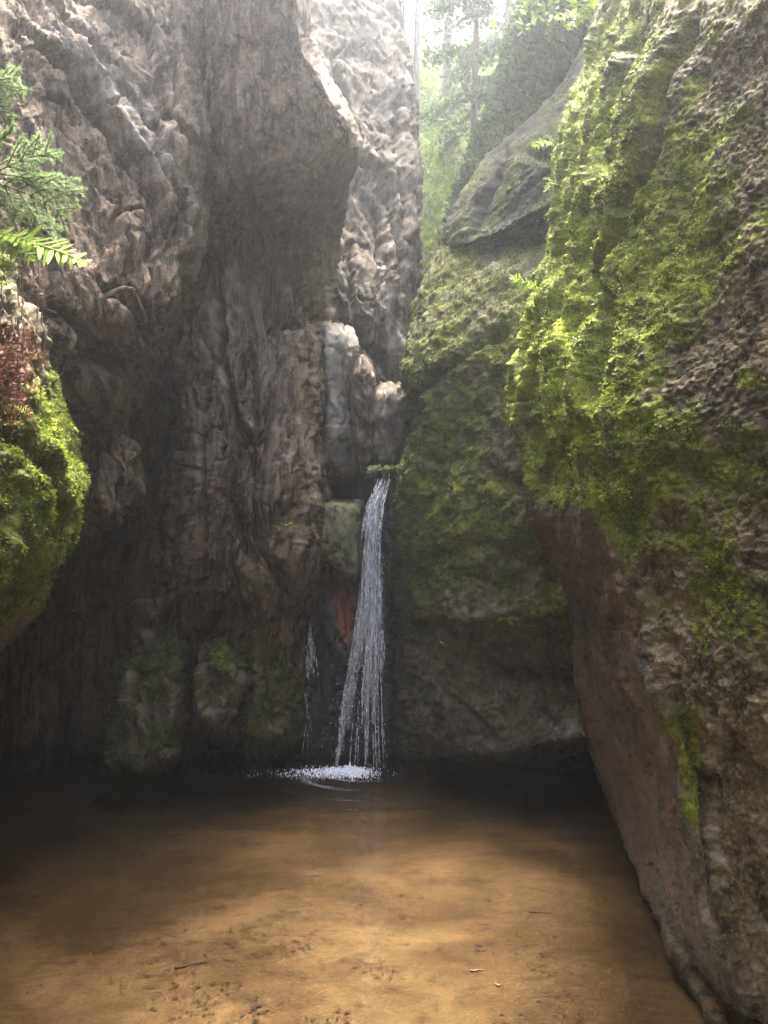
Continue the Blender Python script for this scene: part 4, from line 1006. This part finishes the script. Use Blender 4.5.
# young spruce at the left edge
def spruce_branch(b, D, L, parent, rs, mat):
    """one bough: a stem with side twigs in a loose spray, and the needles along them"""
    D = D / np.linalg.norm(D); U = UPV * rs.normal(0.3, 0.4) - FWD
    S = np.cross(D, U); S /= np.linalg.norm(S)
    ax = [(b + D * L * t + np.array([0, 0, -0.22]) * L * t * t) for t in np.linspace(0, 1, 14)]
    twigs = [np.array(ax)]
    for i in range(3, 13, 2):
        for sg in (-1, 1):
            l = (L * 0.42 * (1 - i / 16) + 0.03) * rs.uniform(0.7, 1.2)
            dd = D * rs.uniform(0.7, 1.1) + S * sg * rs.uniform(0.4, 0.8) + rs.normal(0, 0.12, 3); dd /= np.linalg.norm(dd)
            twigs.append(np.array([ax[i] + dd * l * t + np.array([0, 0, -0.25]) * l * t * t for t in np.linspace(0, 1, 7)]))
    V, Q = tubes(twigs, [np.linspace(0.004, 0.0012, len(t)) for t in twigs], 4)
    br = make_mesh('branch', V, quads=Q, mat=M_bark, parent=parent)
    NP, ND = [], []
    for t in twigs:
        n = int(np.linalg.norm(t[-1] - t[0]) / 0.0007)
        s = rs.uniform(0, len(t) - 1.001, n); i = s.astype(int)
        p = t[i] + (t[i + 1] - t[i]) * (s - i)[:, None]
        ax_ = t[-1] - t[0]; ax_ = ax_ / (np.linalg.norm(ax_) + 1e-9)
        NP.append(p); ND.append(ax_ * 0.8 + rs.normal(0, 0.55, (n, 3)))
    NP = np.concatenate(NP); ND = np.concatenate(ND); ND /= np.linalg.norm(ND, axis=1, keepdims=True)
    W = np.cross(ND, rs.normal(0, 1, ND.shape)); W /= np.linalg.norm(W, axis=1, keepdims=True)
    Ln = rs.uniform(0.012, 0.024, len(NP))[:, None]
    V = np.stack([NP - W * 0.0013, NP + W * 0.0013, NP + ND * Ln], 1).reshape(-1, 3)
    make_mesh('needles', V, tris=np.arange(len(V)).reshape(-1, 3), mat=mat, parent=br, smooth=False, origin=np.array(parent.location))
rsp = np.random.default_rng(5)
e = empty('spruce_sapling', at(-25, 245, 2.95), 'young green spruce sapling growing out of the left cliff edge', 'spruce')
tr_ = at(np.array([-25, -24, -22, -20]), np.array([245, 160, 90, 40]), np.full(4, 2.95))
V, Q = tubes([tr_], [[0.014, 0.011, 0.008, 0.004]], 6); make_mesh('trunk', V, quads=Q, mat=M_bark, parent=e)
for (px, py, dx, dy, L) in [(-24,185,1,-0.45,0.40),(-10,175,1,-0.10,0.34),(-16,180,1,0.25,0.36),(-20,178,1,0.55,0.36),(0,165,1,-0.55,0.20),(5,178,1,0.1,0.28),(0,190,1,0.6,0.24),(-22,200,1,0.3,0.32),(-20,84,1,-0.10,0.19),(-20,78,1,0.25,0.18),(-22,95,0.9,0.5,0.16),(-15,160,0.7,-0.8,0.18),(10,170,1,-0.3,0.22)]:
    spruce_branch(at(px, py, 2.95 - rsp.uniform(0, 0.15)), dx * RGT - dy * UPV - FWD * rsp.uniform(-0.1, 0.4), L, e, rsp, M_needle)

# ------------------------------------------------------------------ forest beyond the gap
M_soil = rock_material('forest_floor', (0.03, 0.026, 0.015), (0.07, 0.055, 0.03), (0.12, 0.10, 0.05), moss_a=(0.07, 0.10, 0.02), moss_b=(0.16, 0.20, 0.03))
def hill(P):
    y = P[:, 1]
    return np.interp(y, [8.5, 10, 14, 20, 28, 36, 60], [3.2, 4.4, 9.0, 15.5, 23, 28, 30]) + 0.35 * np.abs(P[:, 0] - 0.6 - 0.04 * y) + 0.3 * fbm(P * 0.5, 3, 44) + 0.1 * fbm(P * 2, 2, 45)
heightfield('hillside', -14, 24, 9.0, 60, 160, 220, hill, M_soil, label='wooded slope rising behind the gorge', attrs=lambda P: {'moss': np.clip(0.6 + 0.3 * fbm(P, 2, 1), 0, 1), 'wet': np.zeros(len(P)), 'tint': np.zeros(len(P)), 'stain': np.zeros(len(P))})
M_under = leaf_material('undergrowth_leaves', [(0.3, (0.05, 0.085, 0.015)), (0.7, (0.15, 0.20, 0.035))], 0.5, 1.2)
n = 60000
ux = RNG.uniform(-2, 8, n); uy = 9.5 + 20 * RNG.random(n) ** 1.2
P = np.stack([ux, uy, np.zeros(n)], 1); P[:, 2] = hill(P) + np.abs(RNG.normal(0, 0.22, n))
V, Q = leaf_quads(P, np.tile([0, -0.3, 0.8], (n, 1)), RNG.uniform(0.05, 0.15, n), RNG, 0.5, 2.4)
tag(make_mesh('undergrowth', V, quads=Q, mat=M_under, smooth=False), 'bright ferns and bilberry leaves covering the slope beyond the gap', 'undergrowth', kind='stuff')
M_crown = leaf_material('crown_leaves', [(0.3, (0.05, 0.09, 0.018)), (0.7, (0.14, 0.20, 0.04))], 0.5, 0.8)
def tree(px, d, rad, h, label, kind='leaf', crown=(2.5, 1.6, 0.55), lean=0.0, nleaf=5000, bark=None, base=None):
    rs = np.random.default_rng(int(px * 7 + d))
    x = (px - CX) / F_PX * d; y = d
    z = float(hill(np.array([[x, y, 0.0]]))[0]) - 0.2
    if base: x, y, z = base
    e = empty('spruce_tree' if kind == 'spruce' else 'tree', (x, y, z), label, 'tree', 'trees on the slope beyond the gap')
    b = np.array([x, y, z]); t = np.linspace(0, 1, 12)
    ax = b + np.stack([lean * h * t + 0.05 * np.sin(t * 7 + px), 0.05 * np.cos(t * 5), h * t], 1)
    paths, rads = [ax], [rad * (1 - 0.75 * t)]
    c0 = crown[2]
    tips = []
    nb = 26
    for j in range(nb):
        f = c0 + (1 - c0) * (j + rs.random()) / nb
        p = b + np.array([lean * h * f, 0, h * f]); a = rs.random() * 6.283
        L = crown[1] * (1.05 - (f - c0) / (1 - c0)) if kind == 'spruce' else crown[1] * rs.uniform(0.6, 1.1)
        dz = -0.25 if kind == 'spruce' else 0.45
        s = np.linspace(0, 1, 6)
        br = p + np.stack([math.cos(a) * L * s, math.sin(a) * L * s, dz * L * s ** 1.3], 1)
        paths.append(br); rads.append(np.linspace(rad * 0.25, 0.008, 6)); tips.append(br)
    V, Q = tubes(paths, rads, 6); make_mesh('trunk', V, quads=Q, mat=bark or M_bark, parent=e)
    k = nleaf // nb; LP = []
    for br in tips:
        s = rs.random(k) ** 0.7 * 4.99; i = s.astype(int)
        q = br[i] + (br[i + 1] - br[i]) * (s - i)[:, None]
        sp = 0.12 if kind == 'spruce' else 0.28
        LP.append(q + rs.normal(0, sp, (k, 3)) * np.array([1, 1, 0.6]))
    LP = np.concatenate(LP)
    V, Q = leaf_quads(LP, np.tile([0, 0, 0.5], (len(LP), 1)), rs.uniform(0.07, 0.16, len(LP)), rs, 0.5, 1.8)
    make_mesh('crown', V, quads=Q, mat=M_crown2 if kind == 'spruce' else M_crown, parent=e, smooth=False)
tree(403, 16, 0.10, 13, 'slim pale trunked tree nearest the lit cliff beyond the gap', 'leaf', (2.5, 1.6, 0.45), bark=M_bark_pale)
tree(419, 14, 0.085, 11, 'slender pale trunk in the middle of the gap, second from the lit cliff', 'leaf', (2.5, 1.5, 0.5), bark=M_bark_pale)
tree(482, 15, 0.09, 9, 'dark spruce standing just behind the overhanging block', 'spruce', (2, 1.3, 0.12), nleaf=7000)
tree(452, 20, 0.14, 12, 'bushy broadleaf tree in the centre of the gap', 'leaf', (2, 2.2, 0.15), nleaf=9000)
tree(520, 19, 0.14, 12, 'dark spruce high on the slope right of the gap', 'spruce', (2, 1.8, 0.1), nleaf=8000)
tree(560, 24, 0.16, 13, 'tall broadleaf tree far back behind the right cliff', 'leaf', (2, 2.5, 0.2), nleaf=8000)
tree(640, 9, 0.09, 5.5, 'leafy tree added mostly out of view above the overhanging block to shade it', 'leaf', (2, 1.7, 0.3), lean=-0.22, nleaf=9000, base=(3.0, 9.2, 7.9))  # added occluder, mostly above the frame, keeps sun off the overhanging block
tree(440, 30, 0.17, 14, 'leafy tree at the very back, seen between the two pale trunks and the dark spruce', 'leaf', (2, 2.8, 0.05), nleaf=9000)
tree(500, 32, 0.17, 14, 'leafy tree at the very back, above the wooded cliff', 'leaf', (2, 2.8, 0.05), nleaf=9000)
tree(385, 25, 0.15, 14, 'broadleaf tree far back behind the lit cliff', 'leaf', (2, 2.4, 0.2), nleaf=8000)

# ------------------------------------------------------------------ things on the pool bottom
M_litter = leaf_material('leaf_litter', [(0.3, (0.006, 0.0035, 0.002)), (0.7, (0.022, 0.012, 0.006))], 0.05, 20)
n = 16000
lx = RNG.normal(-0.1, 0.95, n); ly = 2.5 + np.abs(RNG.normal(0, 1.1, n))
q3 = np.stack([lx * 2.0, ly * 2.0, np.zeros(n)], 1)
cl = (fbm(q3, 3, 77) + 0.5 * fbm(q3 * 4, 2, 78)) > 0.10
lx, ly = lx[cl], ly[cl]; n = len(lx)
P = np.stack([lx, ly, np.zeros(n)], 1); P[:, 2] = bed(P) + 0.006
ang = RNG.random(n) * 6.283; D = np.stack([np.cos(ang), np.sin(ang), RNG.normal(0, 0.1, n)], 1); S = np.stack([-np.sin(ang), np.cos(ang), np.zeros(n)], 1)
L = (0.007 + 0.026 * RNG.random(n) ** 3)[:, None]; W = np.maximum(L * RNG.uniform(0.06, 0.4, (n, 1)), 0.0012)
V = np.stack([P, P + 0.5 * L * D + W * S, P + L * D, P + 0.5 * L * D - W * S], 1).reshape(-1, 3)
tag(make_mesh('leaf_litter', V, quads=np.arange(4 * n).reshape(n, 4), mat=M_litter, smooth=False), 'dark leaf scraps and needles lying on the sandy pool bottom', 'litter', kind='stuff')

def twig(px, py, L, a, mat, label):
    d = 1.75 / max(0.05, ((py - CY) / F_PX * math.cos(PITCH) - math.sin(PITCH)))
    b = at(px, py, d); b[2] = float(bed(b[None])[0]) + 0.008
    t = np.linspace(0, 1, 8)[:, None]
    path = b + L * t * np.array([math.cos(a), math.sin(a), 0]) + np.cumsum(RNG.normal(0, 0.004, (8, 3)), 0) * np.array([1, 1, 0.1])
    V, Q = tubes([path], [np.linspace(0.005, 0.002, 8)], 5)
    tag(make_mesh('twig', V, quads=Q, mat=mat), label, 'twig')
M_twig = bark_material('twig_pale', (0.10, 0.085, 0.06), (0.22, 0.19, 0.15))
M_twig_dark = bark_material('twig_dark', (0.006, 0.004, 0.003), (0.02, 0.013, 0.008))
twig(470, 970, 0.07, 0.1, M_twig, 'short whitish twig lying on the sand near the front right of the pool')
twig(500, 985, 0.04, 2.0, M_twig, 'tiny whitish stick on the sand just below a longer pale twig')
twig(530, 912, 0.13, -0.1, M_twig_dark, 'thin dark stick lying on the sand toward the right cliff')
twig(175, 968, 0.16, 0.5, M_twig_dark, 'dark curved twig on the sand at the front left of the pool')

# ------------------------------------------------------------------ the gorge around and behind the camera
def gorge_wall(name, pts, h, seed, label):
    """a rough wall of rock along a line on the ground, with thickness"""
    pts = np.array(pts, float); n = 160; t = np.linspace(0, len(pts) - 1, n); i = np.minimum(t.astype(int), len(pts) - 2)
    line = pts[i] + (pts[i + 1] - pts[i]) * (t - i)[:, None]
    zs = np.linspace(-0.8, h, 90)
    T = np.gradient(line, axis=0); T /= np.linalg.norm(T, axis=1, keepdims=True); Nn = np.stack([T[:, 1], -T[:, 0]], 1)
    G = np.zeros((90, n, 3)); G[:, :, :2] = line[None]; G[:, :, 2] = zs[:, None]
    P = G.reshape(-1, 3); Nf = np.zeros_like(P); Nf[:, :2] = np.tile(Nn, (90, 1))
    P = P + Nf * (fbm(P * 0.6, 4, seed) * 0.5 + ridged(P * np.array([1.2, 1.2, 0.4]), 3, seed + 1) * 0.25)[:, None]
    ii = np.arange(90 * n).reshape(90, n)
    q = np.stack([ii[:-1, :-1], ii[:-1, 1:], ii[1:, 1:], ii[1:, :-1]], -1).reshape(-1, 4)
    B = G.copy(); B[:, :, :2] -= 1.5 * Nn[None]; nb = len(P)
    V = np.concatenate([P, B.reshape(-1, 3)])
    ed = np.concatenate([ii[0], ii[1:, -1], ii[-1, -2::-1], ii[-2:0:-1, 0]])
    q2 = np.stack([ed, np.roll(ed, -1), np.roll(ed, -1) + nb, ed + nb], 1)[:, ::-1]
    q = np.concatenate([q, q[:, ::-1] + nb, q2])
    o = make_mesh(name, V, quads=q, mat=M_left, attrs={kk: np.zeros(len(V)) for kk in ('moss', 'wet', 'tint', 'stain')})
    return tag(o, label, None, None, 'structure')
gorge_wall('gorge_wall', [(-4.6,3.0),(-3.8,0.5),(-3.0,-3),(-2.2,-6)], 7.5, 210, 'left side of the gorge behind the viewer')
gorge_wall('gorge_wall', [(3.0,-7),(3.2,-3),(3.0,0),(3.1,1.2)], 7.5, 220, 'right side of the gorge behind the viewer')
gorge_wall('gorge_wall', [(-4,-5.5),(0,-6.2),(4,-5.5)], 6.5, 230, 'end of the gorge behind the viewer')
gorge_wall('gorge_wall', [(1.0,9.6),(3.0,9.4),(4.2,8.0),(4.6,5.0)], 5, 240, 'dark back of the undercut on the right')
gorge_wall('gorge_wall', [(-5.4,5.0),(-4.8,7.4),(-3.4,9.4),(-1,9.8)][::1], 8, 250, 'dark back of the cave on the left')

# ------------------------------------------------------------------ haze
bm_v = np.array([[x, y, z] for z in (-2.0, 32.0) for y in (-62, 62) for x in (-62, 62)], float)
bq = [[0,2,3,1],[4,5,7,6],[0,1,5,4],[2,6,7,3],[0,4,6,2],[1,3,7,5]]
m, nt = new_mat('haze_air'); k = NT(nt)
v = k.n('ShaderNodeVolumePrincipled'); v.inputs['Density'].default_value = HAZE; v.inputs['Color'].default_value = (0.90, 0.94, 1.0, 1); v.inputs['Anisotropy'].default_value = 0.87
nt.links.new(v.outputs[0], k.n('ShaderNodeOutputMaterial').inputs['Volume'])
hz = make_mesh('haze', bm_v, quads=bq, mat=m, smooth=False); tag(hz, 'thin bright mist hanging in the gorge', None, None, 'stuff')

# ------------------------------------------------------------------ light, sky, camera
W = bpy.data.worlds.new('World'); scene.world = W; W.use_nodes = True
nt = W.node_tree; nt.nodes.clear()
sky = nt.nodes.new('ShaderNodeTexSky'); sky.sky_type = 'NISHITA'; sky.sun_disc = False
sky.sun_elevation = SUN_EL; sky.sun_rotation = SUN_AZ; sky.air_density = 1.0; sky.dust_density = 6.0
bg = nt.nodes.new('ShaderNodeBackground'); bg.inputs['Strength'].default_value = SKY
ow = nt.nodes.new('ShaderNodeOutputWorld'); nt.links.new(sky.outputs[0], bg.inputs[0]); nt.links.new(bg.outputs[0], ow.inputs[0])
sd = bpy.data.lights.new('sun', 'SUN'); sd.energy = SUN; sd.angle = math.radians(SUN_ANG); sd.color = (1.0, 0.96, 0.90)
so = bpy.data.objects.new('sun', sd); C.objects.link(so)
dirv = Vector((math.sin(SUN_AZ) * math.cos(SUN_EL), math.cos(SUN_AZ) * math.cos(SUN_EL), math.sin(SUN_EL)))
so.rotation_euler = (-dirv).to_track_quat('-Z', 'Y').to_euler(); so.location = (0, 0, 40)

cd = bpy.data.cameras.new('camera'); co_ = bpy.data.objects.new('camera', cd); C.objects.link(co_)
cd.sensor_fit = 'VERTICAL'; cd.sensor_height = 36.0; cd.lens = 36.0 * F_PX / 1024.0
cd.clip_start = 0.05; cd.clip_end = 500
co_.location = CAM; co_.rotation_euler = (math.pi / 2 + PITCH, 0, 0)
scene.camera = co_
scene.view_settings.view_transform = 'Standard'; scene.view_settings.look = 'None'; scene.view_settings.gamma = 1.0
scene.view_settings.exposure = EXPO
scene.render.resolution_x, scene.render.resolution_y = 768, 1024
cy = scene.cycles
cy.max_bounces = 8; cy.diffuse_bounces = 4; cy.glossy_bounces = 3; cy.transmission_bounces = 4; cy.transparent_max_bounces = 24; cy.volume_bounces = 1
cy.use_denoising = True
cy.sample_clamp_indirect = 6.0
